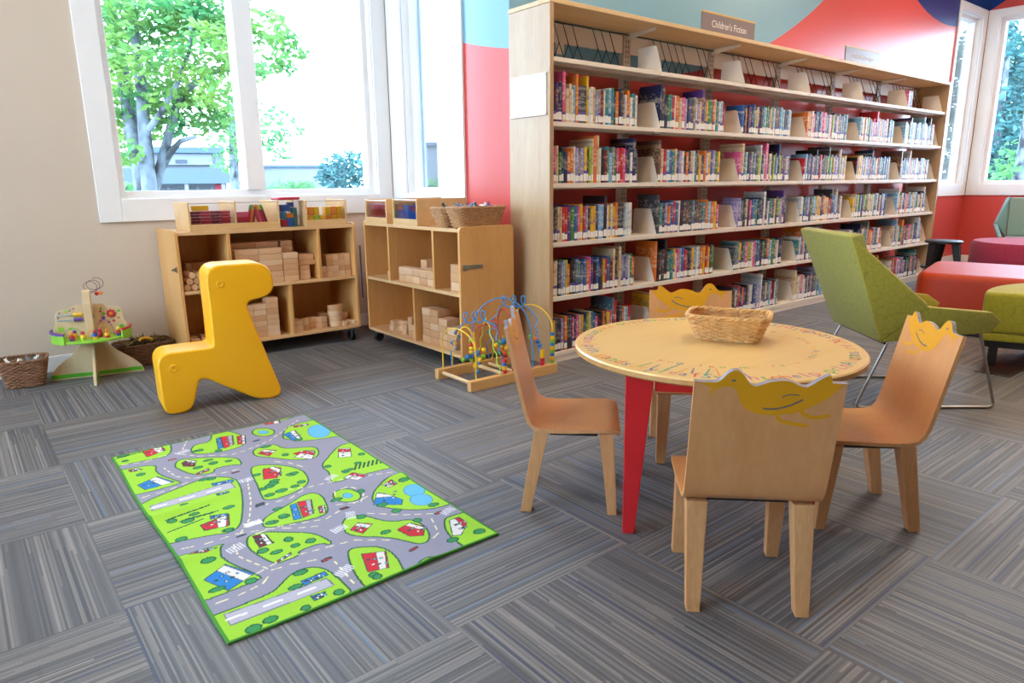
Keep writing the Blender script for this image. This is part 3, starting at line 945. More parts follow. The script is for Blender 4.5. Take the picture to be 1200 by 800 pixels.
# ---- black wire supports hanging over the top shelf
def make_wire():
    m = MB()
    yr = BYB-0.06-BYF
    top, zt, zm = 1.966, 1.966-SHELF[5], 0.125
    m.tube(round_path([(0.0, yr-0.008, zt), (0.0, yr-0.016, zt-0.02), (0.0, yr-0.055, zm), (0.033, yr-0.085, 0.004), (0.037, yr-0.089, 0.004)], 0.006, 3), 0.0026, 6)
    m.tube(round_path([(0.0, yr-0.055, zm), (-0.031, yr-0.029, 0.004), (-0.035, yr-0.026, 0.004)], 0.005, 3), 0.0026, 6)
    return m.sphere((0.0, yr-0.055, zm), 0.005, 6)
wire0 = None
baylab6 = ['first', 'second', 'third', 'fourth', 'fifth', 'sixth']
for sec in range(6):
    n = 8 if sec < 2 else 7
    xs = sorted(rb.uniform(0, 1) for _ in range(n))
    gap = 0.075
    pos = [0.095+gap*i+(i > n//2)*0.10+rb.uniform(-0.001, 0.001) for i in range(n)]
    off = 0.0 if sec == 0 else 0.13
    for i, p in enumerate(pos):
        if p+off > SECW-0.09: continue
        loc = (BX0+sec*SECW+p+off, BYF, SHELF[5]+0.001)
        if wire0 is None:
            wire0 = make_wire().build('wire_book_support', mBLACKWIRE, None, loc, smooth=60)
            o = wire0
        else:
            o = wire0.copy(); COL.objects.link(o); o.location = loc
        tag(o, 'bent black wire support, %s one in the %s bay under the canopy' % (ORD[i], baylab6[sec]), 'book support', 'wire supports on the top shelf')

# ---- signs on the canopy
def text_mesh(s, size, align='CENTER', extrude=0.0):
    cu = bpy.data.curves.new('lettering', 'FONT')
    cu.body = s; cu.size = size; cu.align_x = align; cu.align_y = 'CENTER'; cu.extrude = extrude; cu.resolution_u = 3
    o = bpy.data.objects.new('lettering', cu)
    COL.objects.link(o)
    dg = bpy.context.evaluated_depsgraph_get()
    me = bpy.data.meshes.new_from_object(o.evaluated_get(dg))
    vs = [v.co.copy() for v in me.vertices]
    fs = [tuple(p.vertices) for p in me.polygons]
    bpy.data.objects.remove(o)
    bpy.data.meshes.remove(me)
    return vs, fs
mSIGN = M_plain('grey_brown_sign', '#85797b', 0.28, 0.03, 4.0)
mSIGNEDGE = M_plain('yellow_sign_edge', '#e6b860', 0.4, 0.05)
mLETTER = M_plain('white_lettering', '#f2efec', 0.5, 0.01)
def sign(x0, x1, txt, label):
    w = x1-x0
    t = thing('section_sign', label, 'sign', ((x0+x1)/2, BYF+0.02, 2.0105), 0, 'section signs on the bookcase')
    MB().box((-w/2, 0, 0), (w/2, 0.012, 0.118)).build('board', mSIGN, t)
    MB().box((-w/2, -0.001, 0.1185), (w/2, 0.013, 0.128)).build('top_edge', mSIGNEDGE, t)
    vs, fs = text_mesh(txt, 0.062)
    m = MB().add([(v.x*0.92, -0.0012, 0.056+v.y) for v in vs], fs)
    m.build('lettering', mLETTER, t, normals=False)
sign(4.02, 4.63, "Children's Fiction", "grey sign reading Children's Fiction on top of the bookcase")
sign(5.98, 6.60, "Children's Series", "pale grey section sign on the bookcase top towards the corner window")

# ------------------------------------------------------------------ play table
tb = thing('play_table', 'round birch topped play table on red legs, ringed with painted letters', 'table', (1.86, 1.26, 0))
mTOP = M_wood('birch_table_top', '#ebc684', '#dfb46e', 0.28, 'x', 2.0, coat=0.3, contrast=0.7)
mEDGE = M_wood('ply_table_edge', '#cf9d62', '#b98348', 0.4, 'z', 9.0)
mRED = M_plain('red_lacquer', '#c51f22', 0.4, 0.04, 8.0)
TZ = 0.545
TR = 0.447
m = MB()
m.lathe([(0.0, TZ-0.022), (TR-0.006, TZ-0.022), (TR, TZ-0.017), (TR, TZ-0.0045)], 96, mi=1)
m.lathe([(TR, TZ-0.0045), (TR-0.0045, TZ), (0.0, TZ)], 96, mi=0)
# drop the duplicate closing rings of the two shells
m2 = MB()
for f, i in zip(m.f, m.mi):
    if len(f) < 90 : m2.f.append(f); m2.mi.append(i)
m2.v = m.v
m2.build('tabletop', [mTOP, mEDGE], tb, smooth=40)
LR, LA = 0.362, R(176)
legp = []
for k in range(4):
    a = LA+k*PI/2
    c, s = math.cos(a), math.sin(a)
    M = Matrix.Translation((LR*c, LR*s, 0)) @ Matrix.Rotation(a+PI/2, 4, 'Z')
    legp.append((LR*c, LR*s))
    # broad face square to the apron that leaves it; outer edge upright, inner edge tapering
    lg = MB()
    ang = a+PI*0.75
    M = Matrix.Translation((LR*c, LR*s, 0)) @ Matrix.Rotation(ang, 4, 'Z')
    lg.hexa([(-0.018, -0.016, 0), (0.018, -0.016, 0), (0.018, 0.016, 0), (-0.018, 0.016, 0)],
            [(-0.022, -0.022, TZ-0.0225), (0.062, -0.022, TZ-0.0225), (0.062, 0.022, TZ-0.0225), (-0.022, 0.022, TZ-0.0225)], M=M)
    lg.build('leg', mRED, tb, bevel=0.003)
for k in range(4):
    p, q = Vector(legp[k]), Vector(legp[(k+1) % 4])
    dvec = (q-p).normalized()
    nrm = Vector((-dvec.y, dvec.x))
    p2, q2 = p+dvec*0.064, q-dvec*0.024
    vs = []
    for z in (TZ-0.088, TZ-0.0225):
        for pt in (p2-nrm*0.011, q2-nrm*0.011, q2+nrm*0.011, p2+nrm*0.011):
            vs.append((pt.x, pt.y, z))
    MB().hexa(vs[:4], vs[4:]).build('apron', mRED, tb, bevel=0.002)
# painted letters: two rings
LC = [M_plain('letter_paint_%s' % n, h, 0.5, 0.03) for n, h in (('red', '#c8463a'), ('blue', '#4d6f93'), ('green', '#5f9a48'), ('orange', '#dd8e3a'), ('purple', '#7a6596'), ('teal', '#4d8f8a'), ('pink', '#c96f80'), ('yellow', '#e0ad34'))]
lt = MB()
letter_cache = {}
def ring(txt, r, size, start, span, seed, step=None):
    rg = random.Random(seed)
    n = len(txt)
    for i, ch in enumerate(txt):
        if ch == ' ': continue
        if ch not in letter_cache: letter_cache[ch] = text_mesh(ch, 1.0)
        vs, fs = letter_cache[ch]
        a = start+span*i/n
        tilt = rg.uniform(-0.25, 0.25)
        s = size*rg.uniform(0.9, 1.2)
        M = Matrix.Translation((r*math.cos(a), r*math.sin(a), TZ+0.0004)) @ Matrix.Rotation(a+PI/2+tilt, 4, 'Z') @ Matrix.Scale(s, 4)
        lt.add([(v.x, v.y, 0) for v in vs], fs, rg.randrange(len(LC)), M)
ring('Symontohelp prLnAlumnsord Xystodelpirnaebyt Aondlrhepitso yamontrohelpin gandsoryleaf', TR-0.045, 0.058, R(212), 2*PI, 3)
ring('yno leo my rato snoleyo mayrlto', TR-0.150, 0.034, R(185), R(175), 5)
# pencil-like strokes among the letters on the window side
rg = random.Random(4)
for k in range(9):
    a = R(184+k*5.5)
    r0 = TR-0.04-rg.uniform(0, 0.02)
    L_ = rg.uniform(0.05, 0.11)
    M = Matrix.Translation((r0*math.cos(a), r0*math.sin(a), TZ+0.0005)) @ Matrix.Rotation(a+PI+rg.uniform(-0.25, 0.25), 4, 'Z')
    lt.add([(0, -0.003, 0), (L_, -0.002, 0), (L_+0.012, 0, 0), (L_, 0.002, 0), (0, 0.003, 0)], [(0, 1, 2, 3, 4)], rg.randrange(len(LC)), M)
lt.build('lettering', LC, tb, normals=False)

# ------------------------------------------------------------------ duck chairs
mPLY = M_wood('beech_ply', '#dd9d64', '#cd884f', 0.3, 'z', 2.2, coat=0.35, contrast=0.8)
mPLYE = M_plain('ply_edge_grey', '#8d8489', 0.5, 0.15, 80.0)
mPLYS = M_wood('beech_ply_side', '#d8a06a', '#bd7f4c', 0.45, 'z', 4.0)
mDUCK = M_plain('duck_yellow', '#dd980f', 0.42, 0.03, 6.0)
mDUCKL = M_plain('duck_grey_line', '#6c6166', 0.5, 0.05)
HW = 0.165
PROF = [(0.158, 0.280), (0.150, 0.287), (0.12, 0.2915), (0.06, 0.2900), (0.0, 0.2870), (-0.05, 0.2865), (-0.09, 0.2885), (-0.112, 0.2965), (-0.127, 0.314), (-0.1365, 0.340), (-0.1440, 0.37)]
BACK0 = Vector((-0.1440, 0.37)); BACK1 = Vector((-0.198, 0.617))
BD = (BACK1-BACK0); BL = BD.length; BD.normalize()
BN = Vector((BD.y, -BD.x))                 # towards the sitter
TOP = [(0, 0), (.03, .001), (.08, .002), (.13, .002), (.152, .0013), (.17, -.002), (.185, -.007), (.205, -.016), (.23, -.024), (.25, -.028), (.268, -.0287), (.29, -.0275), (.315, -.022), (.335, -.013), (.348, -.006), (.362, .001), (.376, .006), (.395, .009), (.42, .010),
       (.45, .006), (.49, .0), (.545, -.004), (.585, -.005), (.624, -.0045), (.66, .0), (.69, .006), (.72, .0095), (.747, .010), (.775, .004), (.81, -.006), (.845, -.0145), (.871, -.0196), (.888, -.019), (.896, -.010), (.904, -.001), (.93, .0), (1.0, .0)]
def top_v(u):
    for (a, b) in zip(TOP, TOP[1:]):
        if a[0] <= u <= b[0]:
            return a[1]+(b[1]-a[1])*(u-a[0])/max(1e-6, b[0]-a[0])
    return 0.0
def shell_mesh():
    TKN = 0.0115
    us = sorted(set([p[0] for p in TOP]+[0.2, 0.55, 0.65, 0.8, 0.97]))
    prof = [Vector(p) for p in PROF]
    prof += [BACK0+BD*BL*f for f in (0.35, 0.7, 0.86)]
    nr = len(prof)+1
    def normal(i, pts):
        a = pts[max(0, i-1)]; b = pts[min(len(pts)-1, i+1)]
        d = (b-a).normalized()
        return Vector((d.y, -d.x))       # profile runs front to back to up: this is the upper / sitter side
    mb = MB()
    idx = {}
    for side in (0, 1):
        for j, u in enumerate(us):
            x = -HW+2*HW*u
            tip = BACK0+BD*(BL-top_v(u))
            pts = prof+[tip]
            for i, p in enumerate(pts):
                nn = normal(i, pts) if i < len(PROF) else BN
                q = p+nn*(TKN/2 if side == 0 else -TKN/2)
                xx = x
                if i < 3:            # rounded front corners of the seat
                    k = (3-i)/3
                    xx = x*(1-0.05*k*k)
                idx[(side, j, i)] = len(mb.v)
                mb.v.append((xx, q.x, q.y))
    nu = len(us)
    def F(a, mi): mb.f.append(a); mb.mi.append(mi)
    for j in range(nu-1):
        for i in range(nr-1):
            F((idx[0, j, i], idx[0, j+1, i], idx[0, j+1, i+1], idx[0, j, i+1]), 0)
            F((idx[1, j, i+1], idx[1, j+1, i+1], idx[1, j+1, i], idx[1, j, i]), 0)
        F((idx[0, j, nr-1], idx[0, j+1, nr-1], idx[1, j+1, nr-1], idx[1, j, nr-1]), 1)
        F((idx[1, j, 0], idx[1, j+1, 0], idx[0, j+1, 0], idx[0, j, 0]), 2)
    for i in range(nr-1):
        F((idx[0, 0, i], idx[0, 0, i+1], idx[1, 0, i+1], idx[1, 0, i]), 2)
        F((idx[1, nu-1, i], idx[1, nu-1, i+1], idx[0, nu-1, i+1], idx[0, nu-1, i]), 2)
    return mb
def crop_uv(x, y):
    return ((x-265)/890.0, (y-(50+0.062*(x-265)))/2700.0)
DUCK_LOW = [(1135, 112), (1100, 150), (1070, 188), (1040, 213), (1000, 240), (960, 260), (915, 282), (870, 298), (825, 304), (780, 306), (740, 307), (700, 304), (660, 294), (620, 278), (590, 257), (562, 228), (545, 195), (530, 158), (518, 128), (505, 108), (490, 98), (465, 95), (440, 96), (415, 103),
            (398, 112), (384, 128), (372, 146), (364, 152), (358, 142), (362, 124), (376, 106), (352, 92), (325, 76), (308, 66)]
def duck_on_chair(parent):
    TKN = 0.0115
    upper = [(u, v) for (u, v) in TOP if 0.07 <= u <= 0.985]
    low = [crop_uv(*p) for p in DUCK_LOW]
    body = upper+low
    # grid strips would not follow the outline: tessellate the outline itself
    def place(uvs, tris, side, off, mb, mi):
        vs = []
        for (u, v) in uvs:
            p = BACK0+BD*(BL-v)+BN*((TKN/2+off) if side == 0 else -(TKN/2+off))
            vs.append((-HW+2*HW*u, p.x, p.y))
        mb.add(vs, tris if side == 0 else [t[::-1] for t in tris], mi)
    tris = tessellate_polygon([[Vector((u*2*HW, -v, 0)) for (u, v) in body]])
    mb = MB()
    def stroke(pts, w):
        P = [Vector((u*2*HW, v)) for (u, v) in [crop_uv(*p) for p in pts]]
        lft, rgt = [], []
        for i, p in enumerate(P):
            d = (P[min(i+1, len(P)-1)]-P[max(0, i-1)]).normalized()
            n = Vector((-d.y, d.x))*w/2
            lft.append(p+n); rgt.append(p-n)
        uv = [(q.x/(2*HW), q.y) for q in lft+rgt]
        k = len(P)
        return uv, [(i, i+1, k+i+1, k+i) for i in range(k-1)]
    for side in (0, 1):
        place(body, [tuple(t) for t in tris], side, 0.0004, mb, 0)
        for pts in ([(778, 300), (782, 325), (800, 348), (850, 365), (910, 380), (970, 392)], [(915, 282), (935, 310), (970, 328), (1020, 333), (1085, 320)]):
            uv, fs = stroke(pts, 0.0095)
            place(uv, fs, side, 0.0005, mb, 0)
        for pts, w in (([(690, 255), (720, 262), (760, 262), (810, 253), (860, 234), (915, 203)], 0.0042), ([(790, 185), (805, 172), (830, 165), (860, 166), (890, 172)], 0.0028), ([(484, 56), (496, 54), (508, 57)], 0.005)):
            uv, fs = stroke(pts, w)
            place(uv, fs, side, 0.0009, mb, 1)
    return mb.build('duck_painting', [mDUCK, mDUCKL], parent, normals=False)
CHAIRS = [((1.545, 1.594), (0.70, -0.714), 'wooden duck chair standing side on, between the bead maze and the table'),
          ((1.515, 0.922), (0.71, 0.704), 'wooden duck chair with its back turned, pushed in in front of the table'),
          ((2.163, 0.92), (-0.72, 0.69), 'wooden duck chair beside the table, in front of the green lounge chair'),
          ((2.195, 1.572), (-0.71, -0.70), 'wooden duck chair behind the table, its duck showing over the wicker basket')]
ch0 = None
for (c, f, lab) in CHAIRS:
    rz = math.atan2(f[1], f[0])-PI/2
    if ch0 is None:
        ch0 = thing('duck_chair', lab, 'chair', (c[0], c[1], 0), rz, 'duck chairs round the play table')
        shell_mesh().build('seat_shell', [mPLY, mPLYE, mPLYS], ch0, smooth=35)
        duck_on_chair(ch0)
        for sx in (-1, 1):
            for back in (True, False):
                lg = MB()
                if back:
                    t0, b0 = (sx*0.128, -0.088), (sx*0.132, -0.140)
                    wt, wb, dt, db = 0.052, 0.034, 0.046, 0.034
                else:
                    t0, b0 = (sx*0.126, 0.118), (sx*0.132, 0.142)
                    wt, wb, dt, db = 0.050, 0.034, 0.046, 0.030
                zt = 0.2795
                lg.hexa([(b0[0]-wb/2, b0[1]-db/2, 0), (b0[0]+wb/2, b0[1]-db/2, 0), (b0[0]+wb/2, b0[1]+db/2, 0), (b0[0]-wb/2, b0[1]+db/2, 0)],
                        [(t0[0]-wt/2, t0[1]-dt/2, zt), (t0[0]+wt/2, t0[1]-dt/2, zt), (t0[0]+wt/2, t0[1]+dt/2, zt), (t0[0]-wt/2, t0[1]+dt/2, zt)])
                lo = lg.build('leg', mPLYS, ch0, bevel=0.002)
                MB().box((b0[0]-wb/2+0.003, b0[1]-db/2+0.003, 0.0), (b0[0]+wb/2-0.003, b0[1]+db/2-0.003, 0.0012)).build('foot_pad', mBLACK, lo)
        br = MB()
        for sx in (-1, 1):
            br.box((sx*0.128-0.004, -0.06, 0.264), (sx*0.128+0.004, 0.09, 0.2805))
        br.box((-0.1, -0.075, 0.268), (0.1, -0.055, 0.2805)).box((-0.1, 0.10, 0.268), (0.1, 0.12, 0.284))
        br.build('seat_bracket', mBLACK, ch0)
    else:
        t = copy_tree(ch0)
        t.location = (c[0], c[1], 0); t.rotation_euler = (0, 0, rz)
        t['label'] = lab

# ------------------------------------------------------------------ wicker baskets
mWICK = [M_plain('wicker_honey', '#d29f5e', 0.55, 0.2, 40.0), M_plain('wicker_brown', '#8d6244', 0.6, 0.25, 40.0), M_plain('wicker_tan', '#b98a5c', 0.6, 0.25, 40.0), M_plain('wicker_dark', '#6f4a33', 0.6, 0.25, 40.0)]
def basket(name, label, loc, rz, bx, by, tx, ty, h, mat, rows=13, dip=0.0, group='wicker baskets'):
    """bx,by half sizes at the base, tx,ty at the rim"""
    t = thing(name, label, 'basket', loc, rz, group)
    def ringpt(a, f, off=0.0):
        e = 0.32
        ca, sa = math.cos(a), math.sin(a)
        X = (abs(ca)**e)*(1 if ca >= 0 else -1); Y = (abs(sa)**e)*(1 if sa >= 0 else -1)
        hx, hy = bx+(tx-bx)*f+off, by+(ty-by)*f+off
        return X*hx, Y*hy
    # even spacing round the outline
    dense = [ringpt(2*PI*i/720, 1.0) for i in range(721)]
    acc = [0.0]
    for p, q in zip(dense, dense[1:]): acc.append(acc[-1]+math.hypot(q[0]-p[0], q[1]-p[1]))
    def ang(s):
        s = (s % 1.0)*acc[-1]
        lo, hi = 0, 720
        while hi-lo > 1:
            md = (lo+hi)//2
            if acc[md] <= s: lo = md
            else: hi = md
        k = (s-acc[lo])/max(1e-9, acc[hi]-acc[lo])
        return 2*PI*(lo+k)/720
    NS = 34
    rim_z = lambda s: h+dip*math.cos(4*PI*s)
    W = MB()
    rr = h/rows*0.5
    for i in range(rows):
        f = (i+0.5)/rows
        path = []
        for k in range(NS*2):
            s = k/(NS*2)
            ph = (0.0035 if (k % 2 == 0) else 0.0)*(1 if ((k//2+i) % 2 == 0) else -1)
            x, y = ringpt(ang(s), f, ph)
            path.append((x, y, 0.004+f*(rim_z(s)-0.006)))
        W.tube(path, rr, 5, True)
    for k in range(NS):
        s = k/NS
        W.tube([(*ringpt(ang(s), 0), 0.004), (*ringpt(ang(s), 1), rim_z(s)-0.003)], 0.0026, 5)
    W.build('weave', mat, t, smooth=60)
    Rm = MB()
    for q in range(2):
        path = []
        for k in range(NS*3):
            s = k/(NS*3)
            x, y = ringpt(ang(s), 1.0, 0.003*math.cos(2*PI*k/6+q*PI))
            path.append((x, y, rim_z(s)+0.002+0.0035*math.sin(2*PI*k/6+q*PI)))
        Rm.tube(path, 0.0052, 6, True)
    Rm.build('rim', mat, t, smooth=60)
    Bm = MB()
    poly = [ringpt(ang(k/40), 0.02, -0.003) for k in range(40)]
    Bm.prism(poly, 0.0, 0.006)
    Bm.build('base', mat, t)
    return t
# on the table
basket('wicker_basket', 'empty honey wicker basket standing on the play table', (1.951, 1.272, TZ+0.001), R(-62), 0.098, 0.060, 0.128, 0.085, 0.080, mWICK[0], rows=11, dip=0.002)

# ------------------------------------------------------------------ toy cabinets (each with its own frame: x along the front, y into the cabinet, z up)
def caster(parent, x, y, ztop):
    c = MB()
    zr = ztop*0.40
    M = Matrix.Translation((x, y, 0))
    for s in (-1, 1):
        c.lathe([(0.0, -0.008), (zr*0.9, -0.008), (zr, -0.005), (zr, 0.005), (zr*0.9, 0.008), (0.0, 0.008)], 18, M=M @ Matrix.Translation((s*0.012, 0, zr+0.001)) @ Matrix.Rotation(PI/2, 4, 'Y'))
    o = c.build('caster', mBLACK, parent, smooth=40)
    f = MB()
    f.box((-0.022, -0.018, zr*1.75), (0.022, 0.022, ztop-0.003), M=M)
    f.box((-0.003, -0.012, zr), (0.003, 0.012, zr*1.76), M=M)
    f.box((-0.03, -0.026, ztop-0.003), (0.03, 0.03, ztop-0.0003), M=M)
    f.build('caster_fork', mSTEEL, o)

def cabinet(name, label, loc, rz, W, D, z0, z1, zm, top_div, bot_div, end_r=0.025):
    t = thing(name, label, 'cabinet', loc, rz, 'low birch toy cabinets')
    T = 0.019
    def endpanel(x0, x1):
        poly = round_poly([(0, z0), (D, z0), (D, z1+0.012), (0, z1+0.012)], [0.012, 0.012, end_r, end_r], 5)
        o = MB().prism(poly, x0, x1, 'x').build('end_panel', mCABX, t, bevel=0.002)
        return o
    e0 = endpanel(0, T); e1 = endpanel(W-T, W)
    MB().box((T+0.0005, 0.004, z1-T), (W-T-0.0005, D-0.002, z1)).build('top_panel', mCABT, t, bevel=0.0015)
    MB().box((T+0.0005, 0.004, zm-T), (W-T-0.0005, D-0.012, zm)).build('shelf', mCABT, t, bevel=0.0015)
    MB().box((T+0.0005, 0.004, z0), (W-T-0.0005, D-0.002, z0+T)).build('bottom_panel', mCABT, t, bevel=0.0015)
    MB().box((T+0.0005, D-0.010, z0+T+0.0005), (W-T-0.0005, D-0.003, zm-T-0.0005)).box((T+0.0005, D-0.010, zm+0.0005), (W-T-0.0005, D-0.003, z1-T-0.0005)).build('back_panel', mCABX, t)
    for x in top_div:
        MB().box((x-T/2, 0.006, zm+0.0005), (x+T/2, D-0.0125, z1-T-0.0005)).build('divider', mCABX, t, bevel=0.0015)
    for x in bot_div:
        MB().box((x-T/2, 0.006, z0+T+0.0005), (x+T/2, D-0.0125, zm-T-0.0005)).build('divider', mCABX, t, bevel=0.0015)
    for x in (0.05, W-0.05):
        for y in (0.045, D-0.05):
            caster(t, x, y, z0)
    for e, x in ((e0, -0.0008), (e1, W+0.0008)):
        s = MB()
        for (y, z) in ((0.03, z1-0.02), (D-0.03, z1-0.02), (0.03, zm-0.09), (D-0.03, zm-0.09), (0.03, z0+0.05), (D-0.03, z0+0.05)):
            s.cyl((x-0.0008, y, z), (x+0.0008, y, z), 0.006, n=10)
        s.build('screw_cap', mENDGRAIN, e)
    return t, e0, e1

LCX, LCY, LZ0, LZ1 = 1.005, 4.29, 0.092, 0.795
LW, LD, LZM = 1.13, 0.425, 0.452
cabL, eL, _ = cabinet('toy_cabinet', 'low birch toy cabinet under the long window, full of wooden blocks', (LCX, LCY, 0), 0, LW, LD, LZ0, LZ1, LZM, [0.30, 0.868], [0.318, 0.655])
lt_ = MB(); lt_.box((-0.006, 0.015, 0.565), (-0.001, 0.045, 0.60)).cyl((-0.004, 0.03, 0.583), (-0.028, 0.03, 0.583), 0.006, n=10).box((-0.014, 0.022, 0.572), (-0.006, 0.038, 0.594))
lt_.build('latch', mSTEEL, cabL)
RCX, RCY, RZ0, RZ1 = 2.165, 4.235, 0.08, 0.81
RW, RD, RZM = 1.12, 0.382, 0.452
cabR, _, eR = cabinet('toy_cabinet', 'low birch toy cabinet facing sideways, its end against the bookcase', (RCX, RCY, 0), -PI/2, RW, RD, RZ0, RZ1, RZM, [0.315, 0.838], [0.60])
hs = MB(); hs.box((RW+0.001, 0.018, 0.583), (RW+0.005, 0.05, 0.617)).box((RW+0.001, 0.05, 0.589), (RW+0.004, 0.155, 0.612)).cyl((RW+0.003, 0.034, 0.607), (RW+0.008, 0.034, 0.607), 0.004, n=8).cyl((RW+0.003, 0.034, 0.593), (RW+0.008, 0.034, 0.593), 0.004, n=8)
hs.build('hasp', mSTEEL, cabR, bevel=0.001)
# dark strap between the two cabinets
st = MB().box((2.142, 4.262, 0.30), (2.152, 4.268, 0.655)).build('hinge_strap', M_plain('dark_grey_hinge', '#4a4a4c', 0.5), cabR)
st.matrix_parent_inverse = (Matrix.Translation((RCX, RCY, 0)) @ Matrix.Rotation(-PI/2, 4, 'Z')).inverted()

# ------------------------------------------------------------------ wooden blocks
NB = {}
def block_mesh(kind, dims, var):
    key = (kind, dims, var)
    if key in NB: return NB[key]
    l, d, h = dims
    m = MB()
    if kind == 'box': m.box((0, 0, 0), dims)
    elif kind == 'cyl': m.cyl((0, 0, l), (0, d, l), l, n=18)              # lying, axis along y
    elif kind == 'arch':
        pts = [(0, 0)]+[(l/2-l*0.26*math.cos(PI*k/10), d*0.62*math.sin(PI*k/10)) for k in range(11)]+[(l, 0), (l, d*0.45)]+[(l/2+l/2*math.cos(PI*k/12), d*0.45+d*0.55*math.sin(PI*k/12)) for k in range(1, 12)]+[(0, d*0.45)]
        m.prism(pts, 0, h)
    elif kind == 'half':
        pts = [(l/2+l/2*math.cos(PI+PI*k/14), d-d*math.sin(PI*k/14)) for k in range(15)]
        m.prism(pts, 0, h)
    me = m.mesh('wooden_block', [mBLOCK[var]], bevel=0.002 if kind != 'cyl' else 0.0015, seg=1, smooth=40)
    NB[key] = me
    return me
nblk = 0
blab = set()
def block(cab, kind, dims, x, y, z, label, rz=0.0):
    """x,y,z in the cabinet's own frame"""
    global nblk
    M = cab.matrix_world_
    o = bpy.data.objects.new({'box': 'wooden_block', 'cyl': 'wooden_cylinder', 'arch': 'arched_block', 'half': 'half_round_block'}[kind], block_mesh(kind, dims, rnd.randrange(3)))
    COL.objects.link(o)
    o.matrix_world = M @ Matrix.Translation((x, y, z)) @ Matrix.Rotation(rz, 4, 'Z')
    assert label not in blab, label
    blab.add(label)
    tag(o, label, 'block', 'wooden building blocks')
    nblk += 1
class CF:
    def __init__(s, M): s.matrix_world_ = M
FL = CF(Matrix.Translation((LCX, LCY, 0)))
FR = CF(Matrix.Translation((RCX, RCY, 0)) @ Matrix.Rotation(-PI/2, 4, 'Z'))
G = 0.0012
def stack(cab, dims, x0, y0, z0, cols, where, jit=0.003, rzj=0.0):
    """columns of blocks: cols = list of heights (in blocks)"""
    for ci, n in enumerate(cols):
        for r in range(n):
            block(cab, 'box', dims, x0+ci*(dims[0]+G)+rnd.uniform(0, jit)*0.3, y0+rnd.uniform(0, jit), z0+r*(dims[2]+0.0006)+0.0008,
                  '%s block, %s up, %s column of the stack %s' % ('plain' if dims[0] < 0.13 else 'long', ORD[r], ORD[ci], where))
zs = LZM
# tall middle bay of the window cabinet: long planks, then lower stacks to their side
stack(FL, (0.145, 0.07, 0.036), 0.335, 0.03, zs, [6, 6], 'behind the giraffe head')
stack(FL, (0.100, 0.07, 0.036), 0.630, 0.03, zs, [5], 'in front, upper middle bay')
stack(FL, (0.145, 0.07, 0.036), 0.345, 0.11, zs, [7, 7], 'at the back, upper middle bay')
stack(FL, (0.075, 0.07, 0.036), 0.655, 0.11, zs, [7], 'behind the five-high stack, upper middle bay')
stack(FL, (0.070, 0.11, 0.030), 0.742, 0.05, zs, [3], 'low against the second divider', 0.001)
block(FL, 'box', (0.115, 0.10, 0.034), 0.742, 0.06, zs+0.0935, 'wide wooden block lying on top of the low stack by the second divider')
block(FL, 'box', (0.10, 0.10, 0.034), 0.748, 0.064, zs+0.1285, 'topmost wide wooden block of the low stack by the second divider')
# small upper bay towards the corner
stack(FL, (0.043, 0.09, 0.036), 0.8845, 0.05, zs, [2, 4, 4, 4, 4], 'in the corner bay, upper shelf', 0.002)
# cylinders in the first bay
ci = 0
for r, n in enumerate((5, 4, 4)):
    for i in range(n):
        block(FL, 'cyl', (0.019, 0.14, 0), 0.047+0.0405*i+r*0.016, 0.03, zs+0.0008+r*0.0345, 'wooden cylinder, %s along the %s layer of the round-ended pile' % (ORD[i], ['bottom', 'middle', 'top'][r]))
for i in range(5):
    block(FL, 'box', (0.034, 0.07, 0.14), 0.105+i*0.0355, 0.25, zs+0.0008, 'wooden block standing on end behind the cylinders, %s along' % ORD[i])
# lower bays
zb = LZ0+0.019
stack(FL, (0.078, 0.07, 0.035), 0.338, 0.03, zb, [6, 6, 7], 'behind the giraffe neck')
for i, (x, y, rz) in enumerate([(0.04, 0.04, 0.1), (0.10, 0.05, -0.2), (0.165, 0.03, 0.3), (0.045, 0.13, 0.2), (0.12, 0.14, 0.0), (0.20, 0.12, -0.15)]):
    block(FL, 'box', (0.05, 0.05, 0.045), x, y, zb+0.0008, 'small wooden cube loose behind the giraffe back, %s' % ORD[i], rz)
stack(FL, (0.036, 0.12, 0.10), 0.205, 0.27, zb, [1, 1], 'at the back behind the giraffe', 0.001)
stack(FL, (0.06, 0.10, 0.038), 0.668, 0.03, zb, [2], 'just past the lower divider', 0.001)
for i in range(2):
    block(FL, 'arch', (0.17, 0.075, 0.036), 0.735, 0.05, zb+0.0008+i*0.037, '%s arched wooden block on the lower shelf of the window cabinet' % ['lower', 'upper'][i])
stack(FL, (0.06, 0.09, 0.038), 0.905-0.0, 0.17, zb, [2], 'behind the arched blocks', 0.001)
for i in range(4):
    block(FL, 'half', (0.105, 0.055, 0.036), 0.925+rnd.uniform(0, .008), 0.03, zb+0.0008+i*0.0367, 'half-round wooden block, %s up in the pile near the cabinet corner' % ORD[i])
for i in range(2):
    block(FL, 'half', (0.08, 0.05, 0.036), 1.022, 0.10+0.0, zb+0.0008+i*0.0367, '%s half-round wooden block behind the pile near the cabinet corner' % ['lower', 'upper'][i])
block(FL, 'arch', (0.10, 0.06, 0.03), 1.01-0.0, 0.02, zb+0.0008, 'single arched wooden block at the corner end of the lower shelf')
